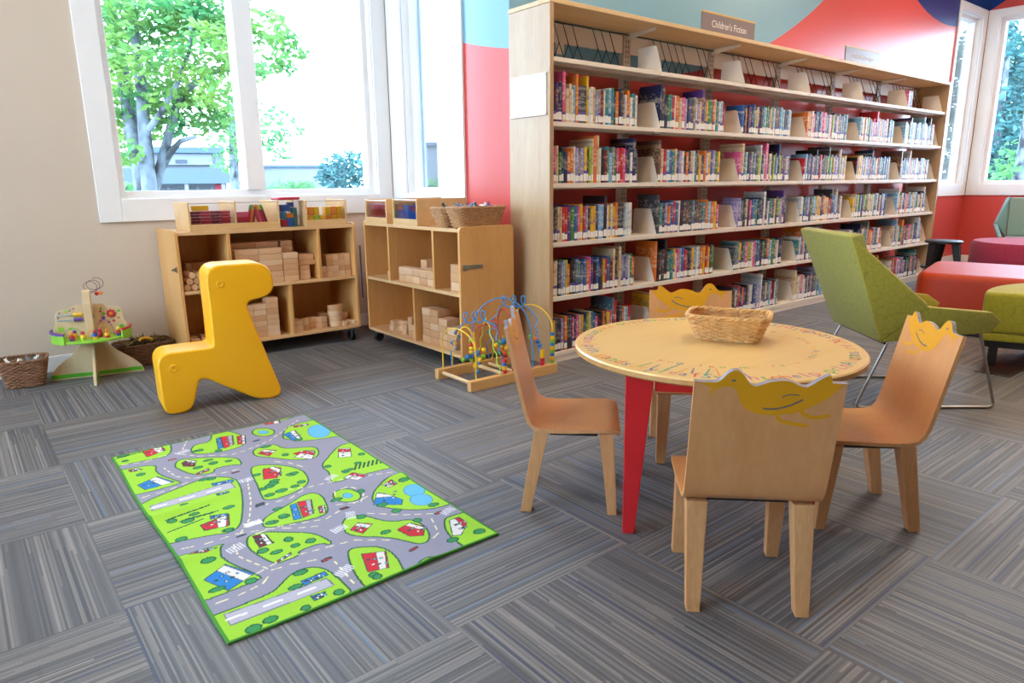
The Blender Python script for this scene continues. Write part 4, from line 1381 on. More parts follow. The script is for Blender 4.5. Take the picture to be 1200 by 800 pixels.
# sideways cabinet, upper shelf
zs = RZM
block(FR, 'box', (0.04, 0.10, 0.10), 0.245, 0.12, zs+0.0008, 'wooden block standing in the first bay of the sideways cabinet')
block(FR, 'box', (0.055, 0.07, 0.05), 0.245, 0.03, zs+0.0008, 'small wooden block at the front of the first bay of the sideways cabinet')
for i in range(5):
    for r in range(2):
        block(FR, 'box', (0.082, 0.06, 0.045), 0.375+i*0.0835, 0.04, zs+0.0008+r*0.0456, 'wooden block, %s along the %s front layer, sideways cabinet wide bay' % (ORD[i], ['bottom', 'upper'][r]))
for i in range(4):
    block(FR, 'half', (0.13, 0.06, 0.04), 0.625+rnd.uniform(0, .006), 0.135, zs+0.0008+i*0.0407, 'half-round block, %s up in the pile, sideways cabinet wide bay' % ORD[i])
stack(FR, (0.07, 0.07, 0.045), 0.49, 0.135, zs, [3, 2], 'at the back, sideways cabinet', 0.001)
stack(FR, (0.10, 0.10, 0.05), 0.945, 0.05, zs, [3], 'in the sideways cabinet, last bay', 0.004)
zb = RZ0+0.019
for i in range(2):
    block(FR, 'arch', (0.22, 0.09, 0.034), 0.20+i*0.012, 0.05, zb+0.0008+i*0.0346, '%s wide arched wooden block low in the sideways cabinet' % ['lower', 'upper'][i])
stack(FR, (0.05, 0.08, 0.042), 0.46, 0.04, zb, [3, 2], 'low in the sideways cabinet', 0.001)
stack(FR, (0.09, 0.09, 0.042), 0.625, 0.045, zb, [5, 5, 4, 3], 'low behind the bead maze', 0.004)
print('BLOCKS', nblk)

# ------------------------------------------------------------------ sorting trays on the cabinets
mTRAYW = M_wood('birch_tray', '#e3bd8a', '#d2a468', 0.4, 'x', 4.0)
def tray(label, loc, rz, w, d, h, bays=1):
    t = thing('sorting_tray', label, 'tray', loc, rz, 'wooden sorting trays on the cabinets')
    T = 0.011
    MB().box((0, 0, 0), (w, d, T)).build('base', mTRAYW, t)
    xs = [0]+[w*k/bays for k in range(1, bays)]+[w]
    for i, x in enumerate(xs):
        x0 = min(max(x-T/2, 0), w-T)
        poly = round_poly([(0, T+0.0003), (d, T+0.0003), (d, h), (0.0, h)], [0, 0, 0.01, 0.006], 3)
        MB().prism(poly, x0, x0+T, 'x').build('side_panel', mTRAYW, t, bevel=0.001)
    MB().box((T+0.0005, d-T, T+0.0003), (w-T-0.0005, d, h*0.32)).build('back_panel', mTRAYW, t)
    for a, b in zip(xs, xs[1:]):
        a0 = a+T if a == 0 else a+T/2
        b0 = b-T if b == w else b-T/2
        MB().box((a0+0.0005, 0.001, T+0.0003), (b0-0.0005, 0.009, h*0.24)).build('front_lip', mTRAYW, t)
        MB().box((a0+0.0005, 0.003, h*0.24+0.0003), (b0-0.0005, 0.0055, h*0.88)).build('clear_front', mCLEAR, t)
        MB().tube([(a0, 0.006, h-0.008), (b0, 0.006, h-0.008)], 0.003, 6).build('rod', mSTEEL, t)
    return t
zt = LZ1+0.001
t1 = tray('two-bay wooden tray of red crayons and markers on the window cabinet', (1.095, 4.30, zt), 0, 0.535, 0.30, 0.168, 2)
t2 = tray('wooden tray of yellow counters next to the red-lidded tub', (1.80, 4.30, zt), 0, 0.285, 0.30, 0.165, 1)
zt = RZ1+0.001
t3 = tray('wooden tray of pink pieces at the corner end of the sideways cabinet', (RCX+0.006, 4.205, zt), -PI/2, 0.285, 0.30, 0.150, 1)
t4 = tray('wooden tray holding a blue box, next to the wicker baskets', (RCX+0.006, 3.84, zt), -PI/2, 0.285, 0.36, 0.158, 1)

def obj_in(parent_loc, rz, build, name, mats, lo, label, cat, group=None, bevel=0.0, smooth=None):
    pass
mCR = {k: M_plain('toy_%s' % k, h, 0.4, 0.05, 10.0) for k, h in dict(red='#c4283c', crimson='#8e2238', yellow='#f0b81c', blue='#2a63c8', green='#3f9c4a', teal='#2d7f88', pink='#e0607f', orange='#ee8a2a', purple='#6a3f93', lime='#a6cf2c', white='#eeece8', sky='#4aa2d8').items()}
def single(name, mb, mats, loc, rz, label, cat, group=None, bevel=0.0, smooth=None):
    o = mb.build(name, mats, None, loc, rz, bevel, 2, smooth)
    return tag(o, label, cat, group)
zt = LZ1+0.0135
# red crayons lying in the first bay, markers leaning in the second
rc = random.Random(9)
crayon_pos = []
for r in range(6):
    for i in range(4):
        crayon_pos.append((1.112+0.0575*i+0.003*(r % 2), 4.318+0.010, zt+0.0030+r*0.0172))
mCRAY = MB().cyl((-0.0, 0, 0.006), (0.050, 0, 0.006), 0.0083, n=10).cyl((0.050, 0, 0.006), (0.055, 0, 0.006), 0.007, 0.003, n=10)
cm = [mCRAY.mesh('crayon', [mCR[k]], smooth=40) for k in ('crimson', 'red')]
for i, (x, y, z) in enumerate(crayon_pos):
    for j in range(2):
        o = bpy.data.objects.new('crayon', cm[(i+j) % 2]); COL.objects.link(o)
        o.location = (x, y+j*0.0175, z); o.rotation_euler = (0, 0, rc.uniform(-0.04, 0.04))
        tag(o, 'short red crayon in the heap in the first bay of the crayon tray', 'crayon', 'red crayons heaped in the tray')
single('crayon_box', MB().box((0, 0, 0), (0.095, 0.018, 0.03)), [mCR['yellow']], (1.125, 4.326, zt+0.1048), R(3), 'yellow crayon box lying on the red crayons', 'box', bevel=0.001)
for i, (k, x) in enumerate((('blue', 1.255), ('white', 1.29), ('purple', 1.315))):
    single('counter', MB().box((0, 0, 0), (0.022, 0.03, 0.075)), [mCR[k]], (x, 4.42, zt), 0, '%s peg standing at the back of the crayon tray' % k, 'peg', bevel=0.002)
for i in range(7):
    m = MB().cyl((0, 0, 0), (0, 0, 0.105), 0.0075, n=10).cyl((0, 0, 0.105), (0, 0, 0.132), 0.0085, n=10, mi=1).cyl((0, 0, 0.132), (0, 0, 0.137), 0.004, n=10, mi=1)
    k = ['crimson', 'red', 'pink', 'red', 'crimson', 'orange', 'red'][i]
    cap = ['green', 'yellow', 'orange', 'red', 'teal', 'yellow', 'green'][i]
    o = single('marker', m, [mCR[k], mCR[cap]], (1.565-0.018*i*0.9, 4.335, zt+0.001), 0, '%s marker with a %s cap leaning in the tray, %s from the tub' % (k, cap, ORD[i]), 'marker', 'markers leaning in the tray', smooth=40)
    o.rotation_euler = (0, R(-16 if i < 4 else 14), 0)
    if i >= 4: o.location.x -= 0.032
for i in range(3):
    single('picture_card', MB().box((0, 0, 0), (0.085, 0.02, 0.030)), [mCR[['crimson', 'red', 'pink'][i]]], (1.378, 4.33, zt+i*0.0305), R(2*i-2), '%s block, %s in the flat pile beside the markers' % (['crimson', 'red', 'pink'][i], ORD[i]), 'block', bevel=0.002)
# clear tub with a red lid, full of big coloured bricks
tub = thing('storage_tub', 'clear tub of coloured bricks with a red lid on the window cabinet', 'tub', (1.712, 4.395, LZ1+0.001))
wl = round_poly([(-.066, -.066), (.066, -.066), (.066, .066), (-.066, .066)], 0.022, 5)
wi = [(x*0.965, y*0.965) for x, y in wl]
n = len(wl)
m = MB().prism(wl, 0.0, 0.004)
vs = [(*p, 0.004) for p in wl]+[(*p, 0.168) for p in wl]
m.add(vs, [(i, (i+1) % n, n+(i+1) % n, n+i) for i in range(n)])
m.build('body', mCLEAR, tub, smooth=50)
ld = round_poly([(-.073, -.073), (.073, -.073), (.073, .073), (-.073, .073)], 0.024, 5)
MB().prism(ld, 0.169, 0.186).build('lid', mCR['red'], tub, bevel=0.004, smooth=50)
bricks = [('red', -.040, -.04, 0, .034, .042), ('blue', -.002, -.042, 0, .036, .05), ('teal', .036, -.042, 0, .03, .062), ('sky', -.04, -.035, .045, .04, .045), ('orange', 0.0, -.045, .052, .045, .028),
          ('teal', .038, -.035, .065, .034, .05), ('blue', -.025, -.04, .093, .06, .042), ('blue', 0.03, .0, .118, .04, .03), ('pink', -.03, .02, .05, .04, .05), ('green', .01, .02, .0, .05, .07)]
for i, (k, x, y, z, s, h) in enumerate(bricks):
    mm = MB().box((-s/2, -0.018, 0), (s/2, 0.018, h))
    single('toy_brick', mm, [mCR[k]], (1.712+x*0.92, 4.395+y*0.95+0.004, LZ1+0.0055+z), 0, '%s toy brick, %s counted from the bottom of the red-lidded tub' % (k, ORD[i]), 'brick', 'coloured bricks in the clear tub', bevel=0.003)
# yellow counters in the second tray
for i in range(6):
    x = 1.825+0.040*i
    for r in range(2 if i != 2 else 1):
        k = ['yellow', 'lime', 'yellow', 'orange', 'yellow', 'yellow'][i] if r == 0 else ['orange', 'yellow', '', 'yellow', 'orange', 'yellow'][i]
        single('counting_cube', MB().box((0, 0, 0), (0.037, 0.05, 0.054)), [mCR[k]], (x, 4.32, LZ1+0.0135+r*0.055), 0, '%s counting block, %s along the %s layer of the yellow tray' % (k, ORD[i], ['bottom', 'top'][r]), 'block', 'counting blocks in the yellow tray', bevel=0.003)
single('marker', MB().box((0, 0, 0), (0.06, 0.02, 0.014)), [mCR['purple']], (1.815, 4.40, LZ1+0.083), 0, 'purple and red strip lying at the back of the yellow tray', 'strip').location.z = LZ1+0.0135
# pink pieces and the blue box on the sideways cabinet
for r in range(3):
    for i in range(3):
        single('counting_cube', MB().box((0, 0, 0), (0.078, 0.05, 0.036)), [mCR[['pink', 'red', 'pink'][r]]], (RCX+0.03, 4.19-0.082*i, RZ1+0.0135+r*0.0366), -PI/2, '%s counting block, %s along the %s layer of the pink tray' % (['pink', 'red', 'pink'][r], ORD[i], ['bottom', 'middle', 'top'][r]), 'block', 'counting blocks in the pink tray', bevel=0.003)
bb = thing('game_box', 'blue game box with orange and red stickers standing in the tray', 'box', (RCX+0.024, 3.70, RZ1+0.0135), -PI/2)
MB().box((-0.12, 0, 0), (0.12, 0.05, 0.104)).build('body', mCR['blue'], bb, bevel=0.002)
for k, x0, x1 in (('orange', -0.115, -0.05), ('sky', -0.045, 0.0), ('red', 0.03, 0.095)):
    MB().box((x0, -0.0014, 0.078), (x1, -0.0002, 0.100)).build('sticker', mCR[k], bb)

# baskets with animal figures on the sideways cabinet
zt = RZ1+0.001
basket('wicker_basket', 'wicker basket of toy animals, the one nearer the window on the sideways cabinet', (RCX+0.19, 3.375, zt), 0, 0.135, 0.053, 0.170, 0.073, 0.105, mWICK[2], rows=12)
basket('wicker_basket', 'wicker basket of toy animals at the open end of the sideways cabinet', (RCX+0.19, 3.215, zt), 0, 0.135, 0.053, 0.170, 0.073, 0.11, mWICK[2], rows=12)
mANI = [M_plain('toy_animal_%s' % k, h, 0.5, 0.2, 30.0) for k, h in (('grey', '#6a6a6c'), ('white', '#e6e2dc'), ('brown', '#6d4c35'), ('black', '#2b2a2c'), ('blue', '#4d7fb0'), ('purple', '#6c4f8c'))]
def animal_mesh(mat):
    m = MB()
    m.sphere((0, 0, 0.03), 0.017, 10, sc=(1.7, 0.85, 0.95))
    m.sphere((0.036, 0, 0.046), 0.0105, 8, sc=(1.25, 0.9, 1))
    m.tube([(0.022, 0, 0.034), (0.034, 0, 0.045)], 0.010, 8, r1=0.007)
    for x in (-0.018, 0.016):
        for y in (-0.009, 0.009):
            m.tube([(x, y, 0.026), (x, y, 0.0)], 0.0055, 7, r1=0.0042)
    m.tube([(-0.028, 0, 0.036), (-0.038, 0, 0.028), (-0.041, 0, 0.018)], 0.003, 6, r1=0.0015)
    for y in (-0.006, 0.006):
        m.tube([(0.033, y, 0.053), (0.031, y*1.5, 0.062)], 0.003, 6, r1=0.001)
    m.v = [(x*0.85, y*0.85, z*0.85) for x, y, z in m.v]
    return m.mesh('toy_animal', [mat], smooth=60)
ANI = [animal_mesh(m) for m in mANI]
ANAME = ['grey', 'white', 'brown', 'black', 'blue', 'purple']
ra = random.Random(77)
def animals(c, hx, hy, z, cols, where, group):
    n = len(cols)
    for i, k in enumerate(cols):
        o = bpy.data.objects.new('toy_animal', ANI[k]); COL.objects.link(o)
        x = c[0]-hx+2*hx*(i+0.5)/n
        y = c[1]+(hy if i % 2 else -hy)*0.5
        o.location = (x, y, z+ra.uniform(0, 0.006)); o.rotation_euler = (ra.uniform(-0.4, 0.4), ra.uniform(-0.3, 0.1), PI/2+ra.uniform(-0.35, 0.35)+PI*(i % 2))
        tag(o, 'small %s toy animal, %s along the heap %s' % (ANAME[k], ORD[i], where), 'toy animal', group)
animals((RCX+0.19, 3.375), 0.125, 0.018, zt+0.078, [3, 0, 4, 0, 1], 'in the basket nearer the window', 'toy animals in the first basket')
animals((RCX+0.19, 3.215), 0.125, 0.018, zt+0.083, [0, 4, 3, 1, 5], 'in the basket at the cabinet end', 'toy animals in the second basket')

# baskets on the floor by the wall
basket('wicker_basket', 'brown wicker basket of white toy animals on the floor, nearest the bare wall', (0.218, 4.50, 0.001), R(-8), 0.082, 0.068, 0.112, 0.09, 0.145, mWICK[1], rows=15)
animals((0.218, 4.50), 0.075, 0.022, 0.108, [1, 1, 0, 1], 'in the brown basket by the bare wall', 'toy animals in the floor basket')
basket('wicker_basket', 'dark wicker basket of brushes on the floor between activity toy and cabinet', (0.832, 4.598, 0.001), R(3), 0.115, 0.08, 0.155, 0.105, 0.128, mWICK[3], rows=14)
mTWIG = [M_plain('brush_fibre_%s' % k, h, 0.8, 0.2, 50.0) for k, h in (('brown', '#5d4a2c'), ('olive', '#8a7b3d'), ('black', '#252321'))]
tw = MB()
for i in range(34):
    L_ = ra.uniform(0.09, 0.15)
    M = Matrix.Translation((ra.uniform(-0.055, 0.055), ra.uniform(-0.025, 0.025), 0.112+i*0.0010)) @ Matrix.Rotation(ra.uniform(0, 6.28), 4, 'Z') @ Matrix.Rotation(R(ra.uniform(-14, 4)), 4, 'Y') @ Matrix.Translation((-L_/2, 0, 0))
    tw.tube([(0, 0, 0), (L_*0.5, 0, 0.010), (L_, 0, 0.006)], 0.0045, 6, mi=i % 3, M=M, r1=0.003)
    for q in range(5):
        tw.tube([(L_*0.85, 0, 0.007), (L_*1.08, ra.uniform(-0.015, 0.015), 0.008+ra.uniform(-0.005, 0.02))], 0.002, 5, mi=i % 3, M=M, r1=0.001)
tag(tw.build('twig_tangle', mTWIG, None, (0.832, 4.598, 0.001), smooth=60), 'tangle of brown and olive twigs filling the dark floor basket', 'twigs', None, 'stuff')
m = MB().tube(bez((0, 0, 0), (0.02, 0.03, 0.02), (0.05, -0.03, 0.02), (0.07, 0.0, 0.0), 10), 0.008, 8)
tag(m.build('toy_snake', mCR['yellow'], None, (0.80, 4.54, 0.152), 0, smooth=60), 'curled yellow toy lying on the twigs in the dark basket', 'toy')

# ------------------------------------------------------------------ yellow giraffe seat
mYEL = M_plain('yellow_moulded_plastic', '#fab30d', 0.42, 0.015, 5.0, bump=0.03, bscale=500)
gp = [(0.196, 0.690), (0.490, 0.690), (0.512, 0.530), (0.360, 0.500), (0.508, 0.0), (0.385, 0.0), (0.150, 0.150), (0.118, 0.150), (0.072, 0.0), (-0.050, 0.0), (-0.055, 0.300), (0.196, 0.300)]
gr = [0.070, 0.095, 0.085, 0.04, 0.062, 0.055, 0.035, 0.035, 0.054, 0.054, 0.066, 0.02]
gr_out = round_poly(gp, gr, 7)
gth = math.atan2(3.35-3.40, 1.21-0.717)
gir = thing('giraffe_seat', 'yellow moulded plastic giraffe seat standing on the carpet beyond the play rug', 'toy seat', (0.717, 3.415, 0), gth)
m = MB().prism(gr_out, 0.0, 0.205, 'y')
go = m.build('body', mYEL, gir, bevel=0.044, seg=7, smooth=70)
for (x, z, nm) in ((0.255, 0.600, 'eye'), (0.012, 0.225, 'dimple')):
    d = MB()
    d.lathe([(0.0, -0.0016), (0.0085, -0.0016), (0.0115, 0.0012), (0.014, 0.0022), (0.0165, 0.0014), (0.018, -0.001)], 24, M=Matrix.Translation((x, -0.0006, z)) @ Matrix.Rotation(PI/2, 4, 'X'))
    d.build(nm, mYEL, gir, smooth=60)

# ------------------------------------------------------------------ activity tree
mAPLY = M_wood('activity_plywood', '#dcc29a', '#cdae82', 0.5, 'z', 3.0)
mGRN = M_plain('bright_green_paint', '#57b11e', 0.45, 0.04)
mGRNL = M_plain('light_green_paint', '#8cc63a', 0.45, 0.04)
ax, ay = 0.555, 4.455
act = thing('activity_toy', 'wooden activity tree toy with green round table and printed panels by the bare wall', 'toy', (ax, ay, 0), R(-12))
def act_panel(ang, poly, th, name, mats, bands=None, prints=(), off=0.0):
    M = Matrix.Rotation(ang, 4, 'Z')
    m = MB()
    m.prism(poly, -th/2+off, th/2+off, 'y', 0, M)
    o = m.build(name, mats[0], act, bevel=0.002)
    return o, M
ZD = 0.238
foot = [(0.004, 0.0), (0.235, 0.0), (0.225, 0.035), (0.185, 0.080), (0.11, 0.14), (0.055, 0.20), (0.045, ZD-0.013), (0.004, ZD-0.013)]
for k in range(4):
    a = k*PI/2
    o, M = act_panel(a, foot, 0.014, 'foot_panel', [mAPLY])
    s = MB()
    for sd in (-1, 1):
        s.prism([(0.006, 0.008), (0.229, 0.008), (0.223, 0.032), (0.006, 0.028)], sd*0.0074-0.0004, sd*0.0074+0.0004, 'y', 0, M)
    s.build('green_band', mGRN, o)
MB().lathe([(0, ZD-0.0125), (0.185, ZD-0.0125), (0.19, ZD-0.009), (0.19, ZD-0.001), (0.187, ZD), (0, ZD)], 56).build('table_disc', mGRNL, act, smooth=40)
mTOYS = mCR
def disc_print(parent, M, pts, mat, y=0.0085):
    s = MB()
    for (x, z, r) in pts:
        for sd in (-1, 1):
            s.cyl((x, sd*y-0.0005*0, z), (x, sd*(y+0.001), z), r, n=14, M=M)
    s.build('print', mat, parent)
wing = [(0.022, ZD+0.001), (0.172, ZD+0.001), (0.178, ZD+0.06), (0.165, ZD+0.085), (0.160, ZD+0.135), (0.145, ZD+0.152), (0.09, ZD+0.158), (0.075, ZD+0.176), (0.022, ZD+0.178)]
wings = []
for k in (0, 2, 1):
    a = k*PI/2
    o, M = act_panel(a, wing, 0.013, 'printed_panel', [mAPLY])
    wings.append((o, M))
core = [(-0.075, ZD+0.001), (-0.0075, ZD+0.001), (-0.0075, ZD+0.262), (-0.045, ZD+0.25), (-0.06, ZD+0.19)]
cm2 = MB().prism(core, -0.019, 0.019, 'x').build('centre_post', mAPLY, act, bevel=0.003)
# panel decorations
for k, (o, M) in enumerate(wings):
    if k == 0:
        star = []
        for i in range(16):
            r = 0.026 if i % 2 == 0 else 0.019
            star.append((0.105+r*math.cos(i*PI/8), ZD+0.118+r*math.sin(i*PI/8)))
        g = MB()
        for sd in (-1, 1): g.prism(star, sd*0.0105-0.0025, sd*0.0105+0.0025, 'y', 0, M)
        go_ = g.build('gear', mCR['red'], o)
        g = MB()
        for sd in (-1, 1): g.cyl((0.105, sd*0.0132, ZD+0.118), (0.105, sd*0.0165, ZD+0.118), 0.010, n=16, M=M)
        g.build('gear_hub', mCR['orange'], go_)
        disc_print(o, M, [(0.055, ZD+0.135, 0.006), (0.05, ZD+0.08, 0.006), (0.09, ZD+0.07, 0.007), (0.115, ZD+0.075, 0.007), (0.14, ZD+0.09, 0.005)], mCR['red'])
        disc_print(o, M, [(0.07, ZD+0.12, 0.008), (0.145, ZD+0.13, 0.007), (0.06, ZD+0.15, 0.006), (0.15, ZD+0.04, 0.012)], mGRN)
        disc_print(o, M, [(0.065, ZD+0.095, 0.010)], mCR['purple'])
    else:
        for zz, kk in ((ZD+0.125, 'yellow'), (ZD+0.098, 'purple')):
            sd_ = 1 if k == 1 else -1
            g = MB(); g.tube([(0.03, sd_*0.013, zz), (0.155, sd_*0.013, zz)], 0.0018, 6, M=M)
            rod = g.build('abacus_rod', mCR['sky'], o)
            for i in range(3):
                b = MB().cyl((0.034+i*0.0145, sd_*0.013, zz), (0.047+i*0.0145, sd_*0.013, zz), 0.0095, n=14, M=M)
                b.build('bead', mCR[kk], rod, smooth=40)
        disc_print(o, M, [(0.09, ZD+0.15, 0.004), (0.07, ZD+0.16, 0.004), (0.14, ZD+0.14, 0.004), (0.15, ZD+0.115, 0.004)], mCR['purple'])
        disc_print(o, M, [(0.11, ZD+0.148, 0.007), (0.145, ZD+0.05, 0.014), (0.10, ZD+0.05, 0.009)], mGRNL)
# outer rails of the table
for a0, a1, k in ((R(172), R(232), 'purple'), (R(-38), R(8), 'red')):
    n = 9
    p = [(0.187*math.cos(a0+(a1-a0)*i/n), 0.187*math.sin(a0+(a1-a0)*i/n)) for i in range(n+1)]
    q = [(0.198*math.cos(a1-(a1-a0)*i/n), 0.198*math.sin(a1-(a1-a0)*i/n)) for i in range(n+1)]
    rl = MB().prism(p+q, ZD-0.016, ZD+0.034).build('guard_rail', mGRNL, act, bevel=0.002)
    MB().prism([(x*1.012, y*1.012) for x, y in p]+[(x*1.012, y*1.012) for x, y in q], ZD+0.0345, ZD+0.046).build('rail_top', mCR[k], rl)
# little peg people and beads on wires
for i, (a, r, c1, c2, c3) in enumerate([(-80, .12, 'blue', 'yellow', 'red'), (-55, .14, 'yellow', 'red', 'orange'), (-30, .155, 'red', 'blue', 'yellow'), (-105, .13, 'yellow', 'lime', 'red'), (-125, .15, 'red', 'purple', 'orange'), (-60, .09, 'red', 'crimson', 'red'), (-140, .10, 'yellow', 'yellow', 'purple')]):
    x, y = r*math.cos(R(a)), r*math.sin(R(a))
    p = MB().cyl((x, y, ZD+0.0005), (x, y, ZD+0.014), 0.0125, n=14).build('peg_figure', mCR[c2], act, smooth=40)
    MB().cyl((x, y, ZD+0.0145), (x, y, ZD+0.03), 0.0145, 0.011, n=14).build('body', mCR[c1], p, smooth=40)
    MB().sphere((x, y, ZD+0.04), 0.010, 12).build('head', mCR[c3], p, smooth=60)
for (a0, r0, a1, r1, h, k) in ((-95, .15, -40, .16, .07, 'orange'), (-70, .08, -30, .13, .09, 'purple'), (-150, .15, -110, .10, .06, 'green')):
    p0 = (r0*math.cos(R(a0)), r0*math.sin(R(a0)), ZD); p1 = (r1*math.cos(R(a1)), r1*math.sin(R(a1)), ZD)
    MB().tube(bez(p0, (p0[0], p0[1], ZD+h*1.4), (p1[0], p1[1], ZD+h*1.4), p1, 14), 0.0018, 6).build('wire', mCR[k], act, smooth=60)
# looping wire on top with two beads
top = (0.004, 0.0, ZD+0.25)
m = MB()
pts = []
for i in range(70):
    t = i/69*2*PI*2.6
    pts.append((0.014+0.036*math.cos(t-PI/2)+0.008*t/3, 0.012*math.sin(t*0.5), ZD+0.268+0.030*math.sin(t-PI/2)+0.0015*t))
m.tube(pts, 0.0018, 6)
lw = m.build('loop_wire', M_plain('plum_wire', '#7a4a58', 0.4), act, smooth=60)
MB().sphere((0.05, -0.006, ZD+0.235), 0.0115, 12).build('bead', mCR['red'], lw, smooth=60)
MB().sphere((0.07, -0.008, ZD+0.237), 0.0115, 12).build('bead', mCR['orange'], lw, smooth=60)

# ------------------------------------------------------------------ bead maze
bm_ = thing('bead_maze', 'wooden framed bead maze with looping coloured wires in front of the bookcase end', 'toy', (1.98, 2.78, 0), R(-1))
mBM = M_wood('maze_beech', '#dfb072', '#cf9a58', 0.4, 'x', 4.0)
mDOW = M_wood('maze_dowel', '#e6c598', '#d5ad7a', 0.5, 'y', 4.0)
MW, MD_, RT, RH = 0.60, 0.315, 0.035, 0.056
for y in (0, MD_):
    MB().box((0, y, 0), (MW, y+RT, RH)).build('rail', mBM, bm_, bevel=0.003)
for x in (0.035, 0.275, 0.35):
    MB().cyl((x, RT+0.0005, 0.033), (x, MD_-0.0005, 0.033), 0.010, n=12).build('dowel', mDOW, bm_, smooth=40)
mW = {k: M_plain('maze_wire_%s' % k, h, 0.35, 0.03) for k, h in dict(blue='#3a86c4', yellow='#eec22e', red='#cf3a3a', green='#b4cf4a').items()}
yf, yb = RT/2, MD_+RT/2
def up_(p): return (p[0], p[1], RH+(p[2]-RH)*1.3 if p[2] > RH else p[2])
def wire(k, pts, r=0.0036):
    return MB().tube([up_(p) for p in pts], r, 7).build('wire', mW[k], bm_, smooth=60)
def arch(x0, y0, x1, y1, h, n=24):
    pts = [(x0, y0, RH-0.01), (x0, y0, RH+(h-RH)*0.5)]
    for i in range(n+1):
        a = PI-PI*i/n
        c = (math.cos(a)+1)/2
        pts.append((x0+(x1-x0)*c, y0+(y1-y0)*c, RH+(h-RH)*0.62+(h-RH)*0.38*math.sin(a)))
    return pts+[(x1, y1, RH+(h-RH)*0.5), (x1, y1, RH-0.01)]
w_y1 = wire('yellow', arch(0.045, yb, 0.045, yf, 0.245))
w_y2 = wire('yellow', arch(0.575, yf, 0.545, yb, 0.30))
w_y3 = wire('yellow', [(0.105, yb, RH-0.01)]+bez((0.105, yb, RH), (0.05, 0.22, 0.30), (0.10, 0.10, 0.30), (0.12, 0.12, 0.14), 14)+bez((0.12, 0.12, 0.14), (0.14, 0.14, 0.02), (0.2, 0.2, 0.06), (0.2, 0.24, 0.16), 14)+bez((0.2, 0.24, 0.16), (0.2, 0.28, 0.26), (0.26, 0.3, 0.2), (0.24, yb, RH), 12))
# big blue arch with coils at both shoulders
def coil(p0, p1, turns, r, ax1, ax2, n=14):
    P0, P1, A1, A2 = Vector(p0), Vector(p1), Vector(ax1), Vector(ax2)
    N = int(turns*n)
    return [tuple(P0.lerp(P1, i/N)+A1*(r*(math.cos(2*PI*i/n)-1))+A2*(r*math.sin(2*PI*i/n))) for i in range(N+1)]
def zig(p0, p1, n, amp, d):
    P0, P1, Dv = Vector(p0), Vector(p1), Vector(d)
    pts = [P0]
    for i in range(1, n): pts.append(P0.lerp(P1, i/n)+Dv*(amp if i % 2 else -amp))
    pts.append(P1)
    return [tuple(p) for p in round_path(pts, 0.012, 4)]
b1 = [(0.10, yb, RH-0.01), (0.10, yb, 0.11)]+zig((0.10, yb, 0.12), (0.11, 0.25, 0.235), 5, 0.028, (0.8, -0.5, 0))
b1 += coil((0.12, 0.25, 0.25), (0.21, 0.13, 0.265), 3, 0.024, (0, 0, -1), (0.75, -0.6, 0))
b1 += [(0.225, 0.11, 0.255)]+zig((0.235, 0.10, 0.245), (0.25, 0.06, 0.09), 6, 0.028, (0.85, 0.5, 0))+[(0.24, yf, RH+0.02), (0.235, yf, RH-0.01)]
w_b1 = wire('blue', b1)
w_b2 = wire('blue', [(0.145, 0.2, 0.10), (0.15, 0.2, 0.20)]+bez((0.15, 0.2, 0.2), (0.16, 0.2, 0.40), (0.42, 0.06, 0.42), (0.43, 0.03, 0.20), 22)+[(0.43, yf, 0.12), (0.43, yf, RH-0.01)])
b3 = [(0.36, yb, RH-0.01), (0.35, yb, 0.12)]+zig((0.35, yb, 0.13), (0.37, 0.26, 0.265), 5, 0.028, (0.8, -0.5, 0))
b3 += coil((0.38, 0.25, 0.30), (0.49, 0.13, 0.30), 3, 0.025, (0, 0, -1), (0.75, -0.6, 0))
b3 += [(0.505, 0.10, 0.275)]+zig((0.51, 0.09, 0.265), (0.50, 0.05, 0.12), 6, 0.028, (0.85, 0.5, 0))+[(0.50, yf, RH+0.02), (0.50, yf, RH-0.01)]
w_b3 = wire('blue', b3)
w_r1 = wire('red', arch(0.17, 0.25, 0.31, 0.14, 0.24)[2:-1]+[(0.325, yf, RH-0.01)])
w_r2 = wire('red', arch(0.325, yf, 0.30, yb, 0.25))
w_g1 = wire('green', zig((0.21, yf+0.0, RH-0.01), (0.26, 0.22, 0.285), 9, 0.008, (1, 0, 0))+zig((0.262, 0.225, 0.28), (0.275, yb, RH-0.01), 8, 0.008, (1, 0, 0)))
w_r3 = wire('red', bez((0.44, yb, RH), (0.36, 0.3, 0.36), (0.40, 0.18, 0.34), (0.415, 0.15, 0.17), 16))
w_g2 = wire('green', bez((0.33, 0.10, 0.10), (0.30, 0.14, 0.22), (0.36, 0.2, 0.22), (0.38, yb, RH), 14))
mB = {k: M_plain('maze_bead_%s' % k, h, 0.35, 0.03) for k, h in dict(blue='#1f6fae', yellow='#f0b914', red='#cf2430', green='#7fb51f', orange='#e8742a').items()}
def bead(parent, p, r, k, kind='s'):
    m = MB()
    if kind == 's': m.sphere(p, r, 14)
    else: m.cyl((p[0], p[1], p[2]-r*0.8), (p[0], p[1], p[2]+r*0.8), r, n=16)
    m.build('bead', mB[k], parent, bevel=0.0, smooth=50)
def column(w, x, y, z0, cols, r=0.0125, kind='c'):
    z = z0+r
    for c in cols:
        bead(w, (x, y, z), r if c != 'yellow' else r*1.08, c, kind); z += r*1.72
column(w_y2, 0.575, yf, RH+0.001, ['green', 'yellow', 'blue', 'green', 'yellow', 'blue', 'green', 'yellow', 'blue'], 0.0115)
column(w_b3, 0.50, yf, RH+0.001, ['red', 'red', 'yellow', 'yellow'], 0.0125)
